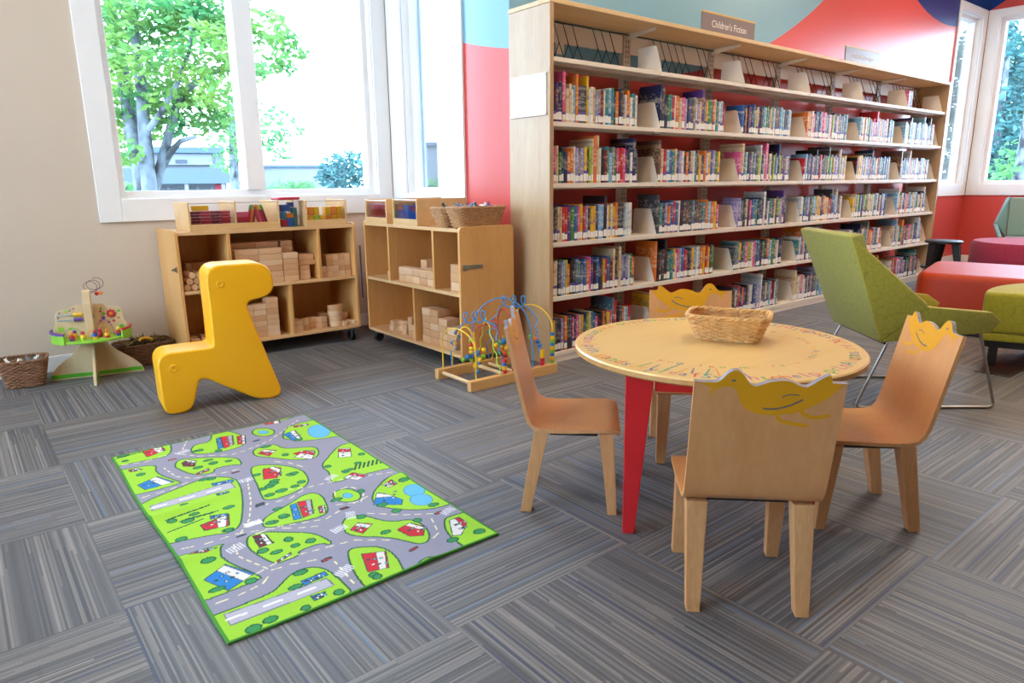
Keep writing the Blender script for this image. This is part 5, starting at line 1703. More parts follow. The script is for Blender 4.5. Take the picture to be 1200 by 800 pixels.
for i, (dx, dz, c) in enumerate([(-0.005, 0.0, 'blue'), (-0.015, 0.018, 'blue'), (-0.032, 0.03, 'orange'), (-0.052, 0.04, 'green')]):
    bead(w_b3, up_((0.495+dx, yf+0.01+i*0.008, 0.145+dz)), 0.0135, c)
column(w_b1, 0.235, yf, RH+0.001, ['red', 'yellow', 'blue', 'red'], 0.0115)
column(w_g1, 0.30, yf+0.005, RH+0.001, ['red', 'yellow', 'orange', 'blue', 'blue', 'red'], 0.0105)
column(w_b2, 0.145, 0.2, 0.10, ['green', 'blue', 'yellow', 'yellow', 'red', 'green'], 0.0125, 's')
for p, r, c in [((0.105, 0.22, 0.10), .012, 'green'), ((0.12, 0.20, 0.115), .013, 'blue'), ((0.16, 0.17, 0.13), .017, 'blue'), ((0.175, 0.16, 0.10), .012, 'yellow'), ((0.19, 0.15, 0.115), .013, 'green'), ((0.20, 0.16, 0.14), .013, 'yellow'),
                ((0.185, 0.18, 0.085), .011, 'blue'), ((0.15, 0.17, 0.075), .012, 'yellow')]:
    bead(w_y3, up_(p), r*1.15, c)
for p, r, c in [((0.27, 0.14, 0.155), .012, 'yellow'), ((0.285, 0.13, 0.165), .012, 'green'), ((0.30, 0.13, 0.15), .012, 'yellow'), ((0.31, 0.125, 0.17), .017, 'blue'), ((0.325, 0.12, 0.14), .014, 'yellow'), ((0.318, 0.13, 0.12), .011, 'orange'), ((0.29, 0.14, 0.12), .011, 'green')]:
    bead(w_r1, up_(p), r*1.15, c)
for p, r, c in [((0.345, 0.16, 0.10), .013, 'red'), ((0.368, 0.16, 0.10), .013, 'green'), ((0.39, 0.16, 0.10), .013, 'yellow')]:
    bead(w_g2, up_(p), r*1.1, c)
bead(w_r3, up_((0.415, 0.15, 0.16)), 0.014, 'red')
bead(w_y3, (0.15, 0.15, 0.055), 0.012, 'blue')

# ------------------------------------------------------------------ play rug (printed road map)
RX0, RX1, RY0, RY1 = 0.372, 1.178, 1.525, 3.00
NXr, NYr = 300, 550
gx = np.linspace(RX0, RX1, NXr); gy = np.linspace(RY0, RY1, NYr)
PXX, PYY = np.meshgrid(gx, gy)
img = np.zeros((NYr, NXr, 3))
def lc(h): return np.array(lin(h)[:3])
GRASS, ROAD, LINE, DARK = lc('#98cc30'), lc('#8f8d9f'), lc('#2c5a3a'), lc('#2b3f38')
img[:] = ROAD
cell = (RX1-RX0)/NXr
def fl2(pts, o, s):
    return [tuple(on_floor(o[0]+x/s, o[1]+y/s)[:2]) for x, y in pts]
def bbox_mask(P, pad):
    xs = [p[0] for p in P]; ys = [p[1] for p in P]
    i0, i1 = np.searchsorted(gx, min(xs)-pad), np.searchsorted(gx, max(xs)+pad)
    j0, j1 = np.searchsorted(gy, min(ys)-pad), np.searchsorted(gy, max(ys)+pad)
    return slice(max(j0, 0), min(j1+1, NYr)), slice(max(i0, 0), min(i1+1, NXr))
def inside(P, X, Y):
    r = np.zeros(X.shape, bool)
    for (xa, ya), (xb, yb2) in zip(P, P[1:]+P[:1]):
        if ya == yb2: continue
        c = ((ya > Y) != (yb2 > Y)) & (X < (xb-xa)*(Y-ya)/(yb2-ya)+xa)
        r ^= c
    return r
def segdist(P, X, Y, closed):
    d = np.full(X.shape, 9.0)
    Q = P+P[:1] if closed else P
    for a, b in zip(Q, Q[1:]):
        vx, vy = b[0]-a[0], b[1]-a[1]
        L2 = vx*vx+vy*vy+1e-12
        t = np.clip(((X-a[0])*vx+(Y-a[1])*vy)/L2, 0, 1)
        d = np.minimum(d, np.hypot(X-a[0]-t*vx, Y-a[1]-t*vy))
    return d
def paint_poly(P, col, edge=None, ew=0.0025):
    sl = bbox_mask(P, 0.02)
    X, Y = PXX[sl], PYY[sl]
    if X.size == 0: return
    sub = img[sl]
    ins = inside(P, X, Y)
    sub[ins] = col
    if edge is not None:
        sub[segdist(P, X, Y, True) < ew] = edge
def paint_line(P, col, w, dash=0.0):
    if dash:
        out = []
        for a, b in zip(P, P[1:]):
            L_ = math.hypot(b[0]-a[0], b[1]-a[1]); n = max(1, int(L_/dash))
            for i in range(n):
                t0, t1 = i/n, (i+0.5)/n
                out.append([(a[0]+(b[0]-a[0])*t0, a[1]+(b[1]-a[1])*t0), (a[0]+(b[0]-a[0])*t1, a[1]+(b[1]-a[1])*t1)])
    else: out = [P]
    for Q in out:
        sl = bbox_mask(Q, 0.02)
        X, Y = PXX[sl], PYY[sl]
        if X.size: img[sl][segdist(Q, X, Y, False) < w] = col
def ell(c, rx, ry, n=20):
    return [(c[0]+rx*math.cos(2*PI*i/n), c[1]+ry*math.sin(2*PI*i/n)) for i in range(n)]
A_, D_, E_, B_ = ((120, 470), 5.0), ((180, 590), 5.0), ((300, 470), 2.4235), ((350, 470), 5.0)
def smooth_poly(P):
    out = P
    for _ in range(2):
        out = [q for a, b in zip(out, out[1:]+out[:1]) for q in ((a[0]*.75+b[0]*.25, a[1]*.75+b[1]*.25), (a[0]*.25+b[0]*.75, a[1]*.25+b[1]*.75))]
    return out
GR = [
 (A_, [(40, 300), (445, 225), (430, 270), (410, 325), (250, 355), (95, 388)]), (A_, [(105, 412), (325, 372), (305, 430), (440, 475), (475, 487), (205, 560)]),
 (A_, [(425, 385), (440, 355), (500, 342), (780, 335), (818, 370), (810, 385), (770, 380), (650, 405), (660, 425), (560, 442), (500, 430), (430, 400)]),
 (A_, [(515, 305), (530, 270), (560, 260), (640, 245), (680, 215), (720, 205), (830, 208), (842, 255), (800, 280), (700, 305), (560, 320)]),
 (A_, [(535, 205), (600, 186), (690, 168), (720, 173), (600, 205), (545, 216)]), (A_, [(890, 124), (1185, 58), (1200, 92), (1050, 135), (930, 150), (892, 142)]), (A_, ell((945, 192), 66, 24)),
 (A_, [(880, 300), (920, 280), (1010, 258), (1060, 288), (1140, 285), (1240, 275), (1275, 300), (1260, 345), (1120, 358), (1000, 342), (895, 335)]),
 (A_, [(262, 620), (560, 468), (650, 450), (780, 455), (815, 520), (825, 640), (800, 775), (600, 800), (360, 850), (330, 760)]),
 (A_, [(868, 420), (880, 388), (1000, 380), (1130, 395), (1200, 435), (1215, 500), (1100, 560), (955, 597), (930, 560), (898, 480)]),
 (A_, [(1085, 153), (1230, 120), (1390, 185), (1400, 215), (1200, 245), (1100, 235), (1050, 225)]),
 (E_, [(185, 190), (205, 165), (245, 122), (275, 135), (370, 185), (372, 200), (290, 217), (230, 237), (213, 235), (210, 205)]), (E_, ell((260, 275), 40, 17)),
 (E_, [(325, 300), (342, 245), (400, 205), (545, 293), (520, 312), (420, 317)]), (E_, [(243, 362), (255, 335), (300, 328), (380, 352), (450, 340), (490, 368), (497, 400), (470, 417), (430, 405), (380, 392), (265, 390)]),
 (E_, [(533, 345), (550, 332), (590, 328), (690, 378), (580, 412), (545, 387)]), (E_, [(258, 440), (270, 420), (385, 418), (400, 490), (395, 505), (310, 530), (285, 510)]), (E_, [(395, 492), (470, 447), (545, 430), (390, 505)]),
 (E_, [(15, 350), (30, 330), (90, 300), (150, 263), (190, 273), (207, 310), (200, 330), (120, 352), (30, 370)]),
 (D_, [(400, 655), (560, 590), (700, 530), (740, 490), (800, 425), (880, 388), (960, 380), (1040, 408), (1150, 520), (480, 820)]), (D_, [(150, 320), (425, 248), (390, 275), (400, 340), (640, 438), (610, 462), (345, 575), (190, 375)]),
 (D_, [(543, 240), (560, 205), (640, 184), (820, 178), (940, 184), (1048, 235), (1030, 252), (980, 240), (840, 290), (860, 310), (740, 357), (690, 357), (560, 280)]),
]
for (o, s), P in GR:
    Q = []
    for (x, y) in fl2(P, o, s):         # islands that reach the hem run off it
        if x < RX0+0.03: x = RX0-0.06
        if x > RX1-0.03: x = RX1+0.06
        if y < RY0+0.03: y = RY0-0.06
        if y > RY1-0.04: y = RY1+0.06
        Q.append((x, y))
    paint_poly(smooth_poly(Q), GRASS, LINE, 0.0028)
# road centre lines
for (o, s), P in [(A_, [(110, 385), (250, 365), (330, 335), (420, 312), (560, 330), (760, 322), (860, 290), (980, 240), (1040, 200), (1160, 110)]), (A_, [(360, 400), (430, 450), (540, 460), (700, 430), (830, 400)]), (A_, [(240, 575), (400, 525), (530, 470)]), (A_, [(470, 290), (500, 230), (880, 120)]),
                  (A_, [(850, 470), (870, 600), (860, 700), (800, 800)]), (A_, [(930, 620), (1100, 580), (1200, 520)]), (E_, [(60, 260), (150, 250), (260, 225), (400, 205)]), (E_, [(0, 385), (60, 365), (200, 340), (250, 310), (330, 270)]), (E_, [(320, 325), (420, 330), (520, 325)]), (E_, [(500, 340), (520, 380), (490, 410)]),
                  (E_, [(0, 495), (80, 450), (200, 420), (280, 400), (400, 400)]), (D_, [(160, 280), (300, 250), (480, 190), (660, 165), (850, 155), (1000, 140)]), (D_, [(470, 260), (500, 320), (690, 400), (800, 365), (1000, 330)]), (D_, [(370, 600), (500, 550), (640, 480), (700, 400)]), (D_, [(1060, 350), (1120, 420), (1190, 500)]),
                  (A_, [(1010, 365), (1090, 370), (1200, 400)]), (E_, [(230, 300), (300, 290), (310, 260), (260, 252), (225, 265), (230, 300)])]:
    paint_line(fl2(P, o, s), lc('#e6dfae'), 0.0022, 0.034)
# runways
for (o, s), P in [(A_, [(285, 625), (750, 480), (778, 515), (300, 652)]), (D_, [(418, 662), (1012, 450), (1058, 490), (462, 722)])]:
    Q = fl2(P, o, s); paint_poly(Q, lc('#b4b2bf'), lc('#6f7078'), 0.002)
    a = [(Q[0][0]*.5+Q[3][0]*.5, Q[0][1]*.5+Q[3][1]*.5), (Q[1][0]*.5+Q[2][0]*.5, Q[1][1]*.5+Q[2][1]*.5)]
    paint_line(a, lc('#f0f0f4'), 0.004, 0.07)
RED, BLUE, WH, TREE, TREE2, SKY = lc('#c62032'), lc('#1f7ac0'), lc('#dcd8d4'), lc('#2f8a4e'), lc('#165236'), lc('#5fb0dd')
def bld(o, s, P, col, roof=None):
    Q = fl2(P, o, s); paint_poly(Q, col, DARK, 0.0016)
    cx_ = sum(q[0] for q in Q)/4; cy_ = sum(q[1] for q in Q)/4
    sx_ = max(q[0] for q in Q)-min(q[0] for q in Q)
    if roof is not None:
        lp = lambda p, q, k: (p[0]+(q[0]-p[0])*k, p[1]+(q[1]-p[1])*k)
        m0 = [lp(Q[0], Q[1], .58), lp(Q[0], Q[1], .95), lp(Q[3], Q[2], .9), lp(Q[3], Q[2], .55)]
        paint_poly(m0, roof, DARK, 0.0012)
    for k in range(6):      # little windows and a door
        wx = Q[0][0]+(Q[1][0]-Q[0][0])*(.18+.13*k)+(Q[3][0]-Q[0][0])*(.35+.3*(k % 2))
        wy = Q[0][1]+(Q[1][1]-Q[0][1])*(.18+.13*k)+(Q[3][1]-Q[0][1])*(.35+.3*(k % 2))
        paint_poly([(wx-.004, wy-.004), (wx+.004, wy-.004), (wx+.004, wy+.004), (wx-.004, wy+.004)], [lc('#39485a'), lc('#e9e6e2'), lc('#7fb6dd')][k % 3], DARK, 0.0011)
for (o, s), P, c, rf in [
    (A_, [(235, 305), (345, 270), (370, 295), (265, 335)], RED, WH), (A_, [(285, 268), (330, 262), (335, 280), (290, 285)], BLUE, None), (A_, [(210, 500), (320, 450), (425, 480), (255, 528)], BLUE, WH), (A_, [(150, 415), (205, 402), (235, 412), (165, 428)], RED, WH),
    (A_, [(465, 370), (500, 350), (550, 358), (540, 392), (475, 392)], lc('#6a2630'), WH), (A_, [(548, 432), (620, 402), (628, 415), (556, 440)], RED, None), (A_, [(668, 230), (690, 220), (710, 280), (680, 290)], BLUE, None), (A_, [(692, 220), (765, 210), (772, 262), (715, 285)], RED, lc('#a9a6b4')), (A_, [(790, 215), (838, 210), (842, 258), (795, 262)], RED, WH),
    (A_, [(940, 130), (1030, 108), (1048, 135), (960, 148)], RED, WH), (A_, [(912, 318), (950, 292), (1020, 298), (980, 332)], RED, WH), (A_, [(1120, 318), (1180, 300), (1250, 300), (1190, 345)], RED, WH), (A_, [(943, 405), (1045, 398), (1050, 450), (950, 465)], RED, WH), (A_, [(575, 735), (740, 668), (745, 735), (600, 770)], RED, WH),
    (A_, [(640, 490), (760, 465), (770, 480), (650, 505)], BLUE, None), (A_, [(665, 555), (735, 540), (745, 555), (680, 572)], BLUE, None), (A_, [(1060, 205), (1130, 180), (1175, 230), (1120, 240)], BLUE, WH), (A_, [(1120, 155), (1200, 140), (1210, 150), (1130, 165)], RED, WH),
    (D_, [(275, 140), (435, 70), (440, 140), (300, 165)], RED, WH), (D_, [(330, 80), (430, 65), (432, 78), (335, 100)], BLUE, None), (D_, [(293, 460), (420, 365), (590, 420), (440, 522)], BLUE, WH), (D_, [(200, 322), (280, 288), (375, 280), (300, 312)], RED, WH), (D_, [(580, 210), (650, 192), (705, 240), (620, 268)], lc('#6a2630'), WH),
    (D_, [(720, 345), (800, 295), (808, 308), (730, 352)], RED, None), (D_, [(860, 465), (1000, 410), (1022, 430), (885, 490)], BLUE, None), (D_, [(920, 553), (1000, 528), (1015, 548), (943, 578)], BLUE, None),
    (E_, [(97, 300), (115, 295), (130, 340), (108, 345)], BLUE, None), (E_, [(118, 292), (158, 285), (165, 325), (135, 338)], RED, lc('#a9a6b4')), (E_, [(178, 305), (195, 300), (200, 322), (182, 325)], RED, WH), (E_, [(235, 165), (235, 140), (268, 138), (272, 162)], WH, RED), (E_, [(250, 225), (275, 208), (320, 215), (290, 230)], WH, RED),
    (E_, [(335, 300), (345, 265), (372, 268), (418, 285), (415, 300)], BLUE, WH), (E_, [(360, 245), (385, 232), (402, 240), (380, 250)], WH, RED), (E_, [(268, 372), (290, 352), (332, 355), (305, 382)], RED, WH), (E_, [(402, 372), (440, 352), (480, 362), (478, 388), (440, 392)], RED, WH), (E_, [(550, 345), (578, 335), (600, 350), (585, 385), (560, 388)], WH, RED), (E_, [(300, 440), (370, 432), (378, 480), (318, 492)], RED, WH), (E_, [(20, 200), (50, 190), (72, 195), (60, 225), (22, 228)], RED, WH), (E_, [(110, 165), (140, 145), (170, 150), (160, 170)], WH, RED)]:
    bld(o, s, P, c, rf)
for (o, s), c, rx, ry in [(E_, (450, 258), 30, 17), (E_, (470, 285), 32, 17), (B_, (120, 185), 65, 38), (E_, (262, 274), 14, 6), (A_, (945, 192), 30, 10)]:
    paint_poly(fl2(ell(c, rx, ry), o, s), SKY, lc('#2f7fb0'), 0.0015)
rt_ = random.Random(31)
for (o, s), L_ in [(A_, [(130, 360), (225, 440), (545, 300), (570, 295), (680, 298), (620, 355), (560, 398), (650, 372), (740, 360), (600, 465), (640, 462), (980, 510), (905, 440), (980, 560), (1050, 535), (1130, 510), (1110, 440), (1075, 325), (960, 275), (410, 712), (740, 630), (735, 765), (480, 620), (1000, 720), (1065, 685), (330, 270), (120, 330), (1120, 90), (1150, 235), (1010, 480)]),
                   (D_, [(110, 112), (160, 222), (440, 165), (320, 345), (375, 515), (570, 465), (640, 285), (720, 292), (790, 220), (830, 255), (920, 228), (860, 415), (700, 120), (760, 80), (685, 690), (890, 620), (1085, 530), (590, 742), (830, 500), (200, 110), (240, 70)]),
                   (E_, [(40, 350), (60, 310), (255, 205), (205, 190), (290, 180), (265, 200), (300, 155), (505, 300), (420, 230), (400, 318), (300, 335), (370, 378), (460, 345), (635, 375), (560, 400), (335, 500), (345, 505), (20, 255), (110, 210), (50, 240), (130, 235), (360, 300), (300, 262), (230, 285)])]:
    for (x, y) in L_:
        c = on_floor(o[0]+x/s, o[1]+y/s)
        a, b = rt_.uniform(0.012, 0.022), rt_.uniform(0.010, 0.016)
        paint_poly(ell((c.x, c.y), a, b, 9), TREE, TREE2, 0.002)
for k in range(7):      # the allotment rows
    c = on_floor(300+(285+k*12)/2.4235, 470+(192-k*3.2)/2.4235)
    paint_line([(c.x-0.015, c.y-0.02), (c.x+0.012, c.y+0.022)], TREE2, 0.004)
for k in range(6):      # pine rows beside the red houses
    for (o, s), x, y in ((D_, 180+k*34, 105-k*9), (A_, 80+k*30, 345-k*8), (A_, 400+k*40, 700-k*14), (D_, 110+k*30, 170-k*12)):
        c = on_floor(o[0]+x/s, o[1]+y/s)
        paint_line([(c.x-0.014, c.y-0.004), (c.x+0.016, c.y+0.004)], TREE2, 0.003)
for (o, s), x, y in [(A_, 410, 350), (A_, 520, 225), (A_, 780, 425), (A_, 905, 240), (A_, 925, 610), (D_, 515, 202), (D_, 1015, 335), (D_, 625, 10), (D_, 1120, 38), (E_, 255, 310), (E_, 200, 455), (E_, 450, 428), (E_, 520, 323), (E_, 12, 300)]:
    c = on_floor(o[0]+x/s, o[1]+y/s)
    paint_poly([(c.x-.014, c.y-.006), (c.x+.014, c.y-.004), (c.x+.013, c.y+.006), (c.x-.014, c.y+.005)], rt_.choice([RED, lc('#3f4a58'), lc('#7a2a3a')]), DARK, 0.0018)
for (o, s), x, y, ang in [(A_, 470, 305, .3), (A_, 840, 470, 0), (A_, 890, 725, 0), (D_, 580, 125, 0), (D_, 480, 275, 0.3), (D_, 1120, 400, .4), (D_, 1090, 160, .2), (E_, 215, 222, .5), (E_, 545, 318, .3), (E_, 270, 330, 1.2), (E_, 250, 490, .4)]:
    c = on_floor(o[0]+x/s, o[1]+y/s)
    for k in range(6):
        q = (c.x+(k-2.5)*0.009*math.cos(ang), c.y+(k-2.5)*0.009*math.sin(ang))
        paint_line([(q[0]+.014*math.sin(ang), q[1]-.014*math.cos(ang)), (q[0]-.014*math.sin(ang), q[1]+.014*math.cos(ang))], lc('#dcdae2'), 0.0022)
# stitched green border
bd = np.minimum(np.minimum(PXX-RX0, RX1-PXX), np.minimum(PYY-RY0, RY1-PYY))
img[bd < 0.0065] = lc('#3f8a28')
# soft ripples of a rug that does not lie quite flat
H_ = 0.0065+0.010*np.exp(-((PYY-(2.32+0.10*(PXX-RX0)))/0.028)**2)*np.clip(1-(PXX-RX0)/0.6, 0, 1)+0.008*np.exp(-((PYY-(1.98+0.05*(PXX-RX0)))/0.03)**2)*np.clip(1-(PXX-RX0)/0.55, 0, 1)
H_ += 0.008*np.exp(-((PYY-2.18+0.12*(PXX-RX0))/0.03)**2)*np.clip((PXX-RX0-0.35)/0.45, 0, 1)+0.0015*np.sin(PYY*9+PXX*4)**2
H_ += 0.004*np.exp(-((PXX-0.93-0.2*(PYY-RY0))/0.03)**2)*np.clip(1-(PYY-RY0)/0.3, 0, 1)
wob = 0.004*np.sin(PYY*7.0)*np.clip(1-(PXX-RX0)/0.1, 0, 1)
top = np.stack([PXX+wob, PYY+0.003*np.sin(PXX*8), H_], -1).reshape(-1, 3)
me = bpy.data.meshes.new('play_rug')
idx = np.arange(NXr*NYr).reshape(NYr, NXr)
quads = np.stack([idx[:-1, :-1], idx[:-1, 1:], idx[1:, 1:], idx[1:, :-1]], -1).reshape(-1, 4)
ring = np.concatenate([idx[0, :], idx[1:, -1], idx[-1, -2::-1], idx[-2:0:-1, 0]])
nb_ = len(ring)
low = top[ring].copy(); low[:, 2] = 0.0004
allv = np.concatenate([top, low])
base_i = len(top)
side = np.stack([ring, base_i+np.arange(nb_), base_i+(np.arange(nb_)+1) % nb_, np.roll(ring, -1)], -1)
faces = np.concatenate([quads, side])
RC = Vector(((RX0+RX1)/2, (RY0+RY1)/2, 0))
me.from_pydata((allv-np.array(RC)).tolist(), [], faces.tolist())
ca = me.color_attributes.new(name='print', type='FLOAT_COLOR', domain='POINT')
colr = np.ones((len(allv), 4), dtype=np.float32)
colr[:base_i, :3] = img.reshape(-1, 3)
colr[base_i:, :3] = lc('#2f6a22')
ca.data.foreach_set('color', colr.ravel())
me.polygons.foreach_set('use_smooth', [True]*len(me.polygons))
t = NT('printed_rug')
at_ = t.n('ShaderNodeVertexColor', layer_name='print')
nz = t.n('ShaderNodeTexNoise', i_Scale=500.0, i_Detail=1.0); t.l(t.coord(), nz.inputs['Vector'])
t.l(t.mix(0.25, at_.outputs['Color'], t.ramp(nz.outputs['Fac'], [(0.3, (0.3, 0.3, 0.3)), (0.7, (0.7, 0.7, 0.7))]), 'OVERLAY'), t.b.inputs['Base Color'])
t.b.inputs['Roughness'].default_value = 0.9
t.bump(nz.outputs['Fac'], 0.2, 0.001)
me.materials.append(t.m)
rug = bpy.data.objects.new('play_rug', me); COL.objects.link(rug)
rug.location = RC
tag(rug, 'green and grey play rug printed with a road map, lying on the carpet', 'rug')

# ------------------------------------------------------------------ green lounge chair
mLIME = M_fabric('lime_wool', '#ab9d33', 0.9, '#877b26', 34.0)
mLIME2 = M_fabric('lime_wool_back', '#a29a46', 0.9, '#868038', 34.0)
lcx = thing('lounge_chair', 'lime green faceted lounge chair on a steel sled base, seen from behind', 'chair', (3.66, 1.33, 0), math.atan2(-0.648, 0.7615)-PI/2)
def hull_part(name, pts, mat, bevel=0.012, parent=lcx):
    bmh = bmesh.new()
    for p in pts: bmh.verts.new(p)
    bmesh.ops.convex_hull(bmh, input=list(bmh.verts))
    bmesh.ops.delete(bmh, geom=[v for v in bmh.verts if not v.link_faces], context='VERTS')
    bmesh.ops.dissolve_limit(bmh, angle_limit=R(3), verts=list(bmh.verts), edges=list(bmh.edges))
    bmesh.ops.recalc_face_normals(bmh, faces=bmh.faces)
    if bevel:
        es = [e for e in bmh.edges if len(e.link_faces) == 2 and e.calc_face_angle(0) > R(25)]
        bmesh.ops.bevel(bmh, geom=es, offset=bevel, segments=3, profile=0.5, affect='EDGES', clamp_overlap=True)
    me = bpy.data.meshes.new(name); bmh.to_mesh(me); bmh.free()
    me.materials.append(mat)
    me.polygons.foreach_set('use_smooth', [True]*len(me.polygons)); me.set_sharp_from_angle(angle=R(50))
    o = bpy.data.objects.new(name, me); COL.objects.link(o); o.parent = parent
    return o
TK = 0.042
def sh(p, d): return tuple(Vector(p)+Vector(d))
A0, B0, C0, D0, E0 = (-0.27, -0.50, 0.812), (0.27, -0.475, 0.808), (0.315, -0.125, 0.50), (0.25, -0.272, 0.310), (-0.25, -0.318, 0.326)
CL = (-0.315, -0.125, 0.50); DL = (-0.25, -0.30, 0.318)
A0 = (-0.285, -0.50, 0.806); E0 = (0.25, -0.295, 0.316)
inn = (0, 0.045, 0.012)
hull_part('backrest', [A0, B0, E0, DL, sh(A0, inn), sh(B0, inn), sh(E0, (0, 0.05, 0.03)), sh(DL, (0, 0.05, 0.03))], mLIME2, 0.010)
for sx in (1, -1):
    b = (sx*0.2705, -0.486, 0.809); c = (sx*0.305, -0.125, 0.498); d = (sx*0.2505, -0.293, 0.316)
    iv = (-sx*0.036, 0.012, 0.006)
    hull_part('wing', [b, c, d, sh(b, iv), sh(c, iv), sh(d, iv)], mLIME, 0.008)
seat = []
for sx in (1, -1):
    seat += [(sx*0.215, -0.285, 0.318), (sx*0.205, 0.185, 0.364), (sx*0.21, 0.235, 0.392), (sx*0.215, 0.17, 0.408), (sx*0.215, -0.16, 0.392), (sx*0.215, -0.25, 0.385)]
hull_part('seat', seat, mLIME, 0.008)
for sx in (1, -1):
    outer = [(sx*0.2515, -0.288, 0.317), (sx*0.30, -0.128, 0.492), (sx*0.27, 0.185, 0.460), (sx*0.255, 0.245, 0.415), (sx*0.25, 0.20, 0.361)]
    hull_part('side_panel', outer+[sh(p, (-sx*0.034, -0.004, 0.002)) for p in outer], mLIME, 0.006)
for sx in (1, -1):
    path = round_path([(sx*0.235, -0.255, 0.312), (sx*0.262, -0.388, 0.008), (sx*0.262, 0.262, 0.008), (sx*0.235, 0.165, 0.362)], 0.035, 6)
    MB().tube(path, 0.0068, 10).build('sled_leg', mCHROME, lcx, smooth=60)
MB().tube([(-0.238, -0.262, 0.309), (0.238, -0.262, 0.309)], 0.006, 8).tube([(-0.238, 0.15, 0.357), (0.238, 0.15, 0.357)], 0.006, 8).build('cross_bar', mBLACK, lcx, smooth=60)

# ------------------------------------------------------------------ ottomans
mORANGE = M_plain('rust_leather', '#b0350f', 0.5, 0.04, 30.0, spec=0.3, bump=0.05, bscale=300)
mMAG = M_fabric('magenta_wool', '#a52c48', 0.9, '#7c1f38', 22.0)
mOTT = M_fabric('chartreuse_wool', '#aaa02a', 0.9, '#8a8420', 26.0)
ot = thing('ottoman', 'chartreuse quarter-round ottoman on a black frame beside the lounge chair', 'ottoman', (4.98, 1.07, 0), R(20))
pts = [(-0.40, -0.42)]+[(-0.40+0.80*math.sin(PI/2*i/14), -0.42+0.80*math.cos(PI/2*i/14)) for i in range(15)]
pts = round_poly([p for p in pts], 0.05, 4)
MB().prism(pts, 0.20, 0.43).build('seat_cushion', mOTT, ot, bevel=0.022, seg=4, smooth=50)
MB().prism([(x*0.985, y*0.985) for x, y in pts], 0.155, 0.1995).build('lower_band', mOTT, ot, bevel=0.006, smooth=50)
MB().prism([(x*0.93, y*0.93) for x, y in pts], 0.115, 0.1545).build('frame', mBLACK, ot)
for (x, y) in ((-0.34, -0.36), (-0.34, 0.30), (0.30, -0.36), (0.1, 0.08)):
    MB().box((x-0.022, y-0.022, 0), (x+0.022, y+0.022, 0.1145)).build('leg', mBLACK, ot, bevel=0.003)
ot = thing('ottoman', 'rust orange rounded ottoman between the lounge chair and the bookcase', 'ottoman', (5.75, 1.70, 0), R(8))
pts = round_poly([(-0.46, -0.40), (0.50, -0.40), (0.50, 0.40), (-0.46, 0.32)], 0.14, 8)
MB().prism(pts, 0.012, 0.415).build('body', mORANGE, ot, bevel=0.05, seg=5, smooth=60)
MB().prism([(x*0.93, y*0.93) for x, y in pts], 0.0, 0.0115).build('plinth', mBLACK, ot)
ot = thing('ottoman', 'magenta round ottoman in front of the pale teal armchair', 'ottoman', (8.35, 2.02, 0))
MB().lathe([(0, 0.014), (0.52, 0.014), (0.56, 0.05), (0.56, 0.40), (0.535, 0.44), (0, 0.452)], 56).build('body', mMAG, ot, smooth=50)
MB().lathe([(0, 0), (0.5, 0), (0.5, 0.0135), (0, 0.0135)], 40).build('plinth', mBLACK, ot)

# ------------------------------------------------------------------ black stool by the far end of the bookcase
stl = thing('side_stool', 'black three legged stool beside the far end of the bookcase', 'stool', (7.60, 2.60, 0))
MB().lathe([(0, 0.437), (0.15, 0.437), (0.165, 0.445), (0.165, 0.458), (0.155, 0.465), (0, 0.465)], 40).build('stool_top', mBLACK, stl, smooth=40)
MB().lathe([(0, 0.19), (0.17, 0.19), (0.18, 0.20), (0.17, 0.212), (0, 0.212)], 40).build('stool_shelf', mBLACK, stl, smooth=40)
for k in range(3):
    a = R(35)+k*2*PI/3
    M = Matrix.Rotation(a, 4, 'Z')
    lg = MB()
    lg.hexa([(0.15, -0.022, 0), (0.19, -0.022, 0), (0.19, 0.022, 0), (0.15, 0.022, 0)], [(0.143, -0.025, 0.189), (0.178, -0.025, 0.189), (0.178, 0.025, 0.189), (0.143, 0.025, 0.189)], M=M)
    lg.hexa([(0.12, -0.026, 0.2125), (0.165, -0.026, 0.2125), (0.165, 0.026, 0.2125), (0.12, 0.026, 0.2125)], [(0.075, -0.045, 0.4365), (0.14, -0.045, 0.4365), (0.14, 0.045, 0.4365), (0.075, 0.045, 0.4365)], M=M)
    lg.build('leg', mBLACK, stl, bevel=0.004)

# ------------------------------------------------------------------ teal armchair in the corner
mTEAL = M_fabric('teal_wool', '#6f9a96', 0.9, None, vary=0.1)
mTEALIN = M_fabric('grey_teal_tweed', '#7f9a90', 0.9, '#9db0a6', 60.0)
tc = thing('corner_armchair', 'pale teal faceted armchair in the corner under the window', 'chair', (9.28, 2.28, 0), PI/2+R(12))
W2 = 0.36
def tpart(name, pts, mat, bv=0.012): return hull_part(name, pts, mat, bv, tc)
# local: forward +y, x to its right
tpart('backrest', [(-0.29, -0.30, 0.84), (0.29, -0.30, 0.84), (0.27, -0.20, 0.42), (-0.27, -0.20, 0.42), (-0.29, -0.235, 0.84), (0.29, -0.235, 0.84), (0.27, -0.12, 0.42), (-0.27, -0.12, 0.42)], mTEALIN)
for sx in (1, -1):
    tpart('wing', [(sx*0.292, -0.31, 0.85), (sx*0.40, 0.02, 0.56), (sx*0.275, -0.18, 0.36), (sx*0.292, -0.25, 0.85), (sx*0.365, 0.04, 0.57), (sx*0.275, -0.12, 0.40), (sx*0.33, -0.30, 0.84)], mTEAL, 0.008)
    tpart('arm', [(sx*0.40, 0.02, 0.555), (sx*0.31, 0.38, 0.43), (sx*0.285, -0.10, 0.30), (sx*0.285, 0.34, 0.30), (sx*0.36, 0.03, 0.565), (sx*0.28, 0.37, 0.44)], mTEAL, 0.008)
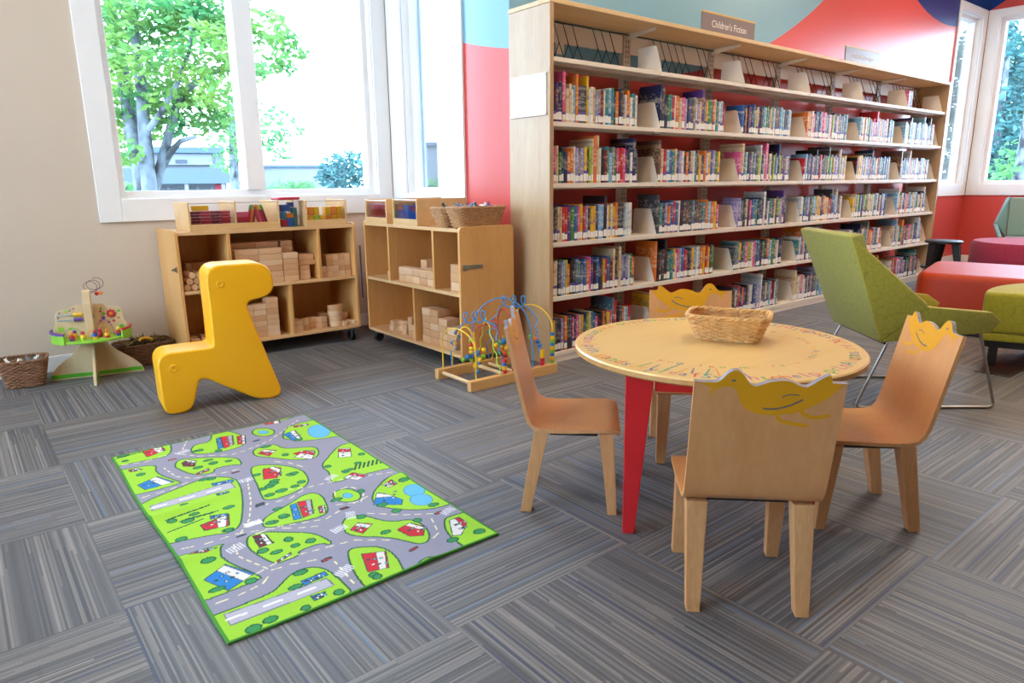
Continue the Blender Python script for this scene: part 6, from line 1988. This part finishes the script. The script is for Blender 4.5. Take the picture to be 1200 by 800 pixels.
tpart('seat', [(-0.27, -0.11, 0.42), (0.27, -0.11, 0.42), (0.27, 0.38, 0.425), (-0.27, 0.38, 0.425), (-0.26, -0.18, 0.28), (0.26, -0.18, 0.28), (0.26, 0.34, 0.29), (-0.26, 0.34, 0.29)], mTEAL)
for sx in (1, -1):
    path = round_path([(sx*0.24, -0.15, 0.285), (sx*0.27, -0.30, 0.008), (sx*0.27, 0.36, 0.008), (sx*0.24, 0.28, 0.29)], 0.03, 5)
    MB().tube(path, 0.0068, 8).build('sled_leg', mCHROME, tc, smooth=60)

# ------------------------------------------------------------------ floor outlet plate
fb = thing('floor_outlet', 'dark square floor outlet cover set in the carpet behind the lounge chair', 'outlet', (4.50, 1.165, 0.0), R(0))
MB().box((-0.155, -0.085, 0.0003), (0.155, 0.085, 0.004)).build('plate', M_plain('dark_bronze_plate', '#3a2f2b', 0.4, 0.1), fb, bevel=0.001)
MB().box((-0.13, -0.065, 0.0042), (0.0, 0.065, 0.0052)).build('lid', M_plain('dark_bronze_lid', '#2c2422', 0.35, 0.1), fb)

# ------------------------------------------------------------------ light, camera, colour management
world = bpy.data.worlds.new('overcast_sky')
bpy.context.scene.world = world
world.use_nodes = True
wn = world.node_tree
bg = wn.nodes['Background']
tcw = wn.nodes.new('ShaderNodeTexCoord')
sep = wn.nodes.new('ShaderNodeSeparateXYZ'); wn.links.new(tcw.outputs['Generated'], sep.inputs[0])
rmp = wn.nodes.new('ShaderNodeValToRGB')
rmp.color_ramp.elements[0].position = 0.0; rmp.color_ramp.elements[0].color = (0.60, 0.80, 1.0, 1)
rmp.color_ramp.elements[1].position = 0.7; rmp.color_ramp.elements[1].color = (0.46, 0.70, 1.0, 1)
wn.links.new(sep.outputs[2], rmp.inputs[0]); wn.links.new(rmp.outputs[0], bg.inputs[0])
bg.inputs[1].default_value = SKYS

cam = bpy.data.cameras.new('camera')
cam.sensor_width = 36.0
cam.lens = FPX/1200*36.0
cam.clip_start = 0.02; cam.clip_end = 300
co = bpy.data.objects.new('camera', cam)
COL.objects.link(co)
M3 = Matrix((C_RT, -C_DN, -C_FW)).transposed()
co.matrix_world = Matrix.Translation((0, 0, CAM_H)) @ M3.to_4x4()
sc = bpy.context.scene
sc.camera = co
sc.view_settings.view_transform = 'Standard'
sc.view_settings.look = 'None'
sc.view_settings.gamma = 1.0
sc.view_settings.use_curve_mapping = False
sc.view_settings.exposure = EXPO
cy = sc.cycles
cy.max_bounces = 10; cy.diffuse_bounces = 5; cy.glossy_bounces = 4; cy.transparent_max_bounces = 16
cy.sample_clamp_indirect = 6.0
cy.use_denoising = True
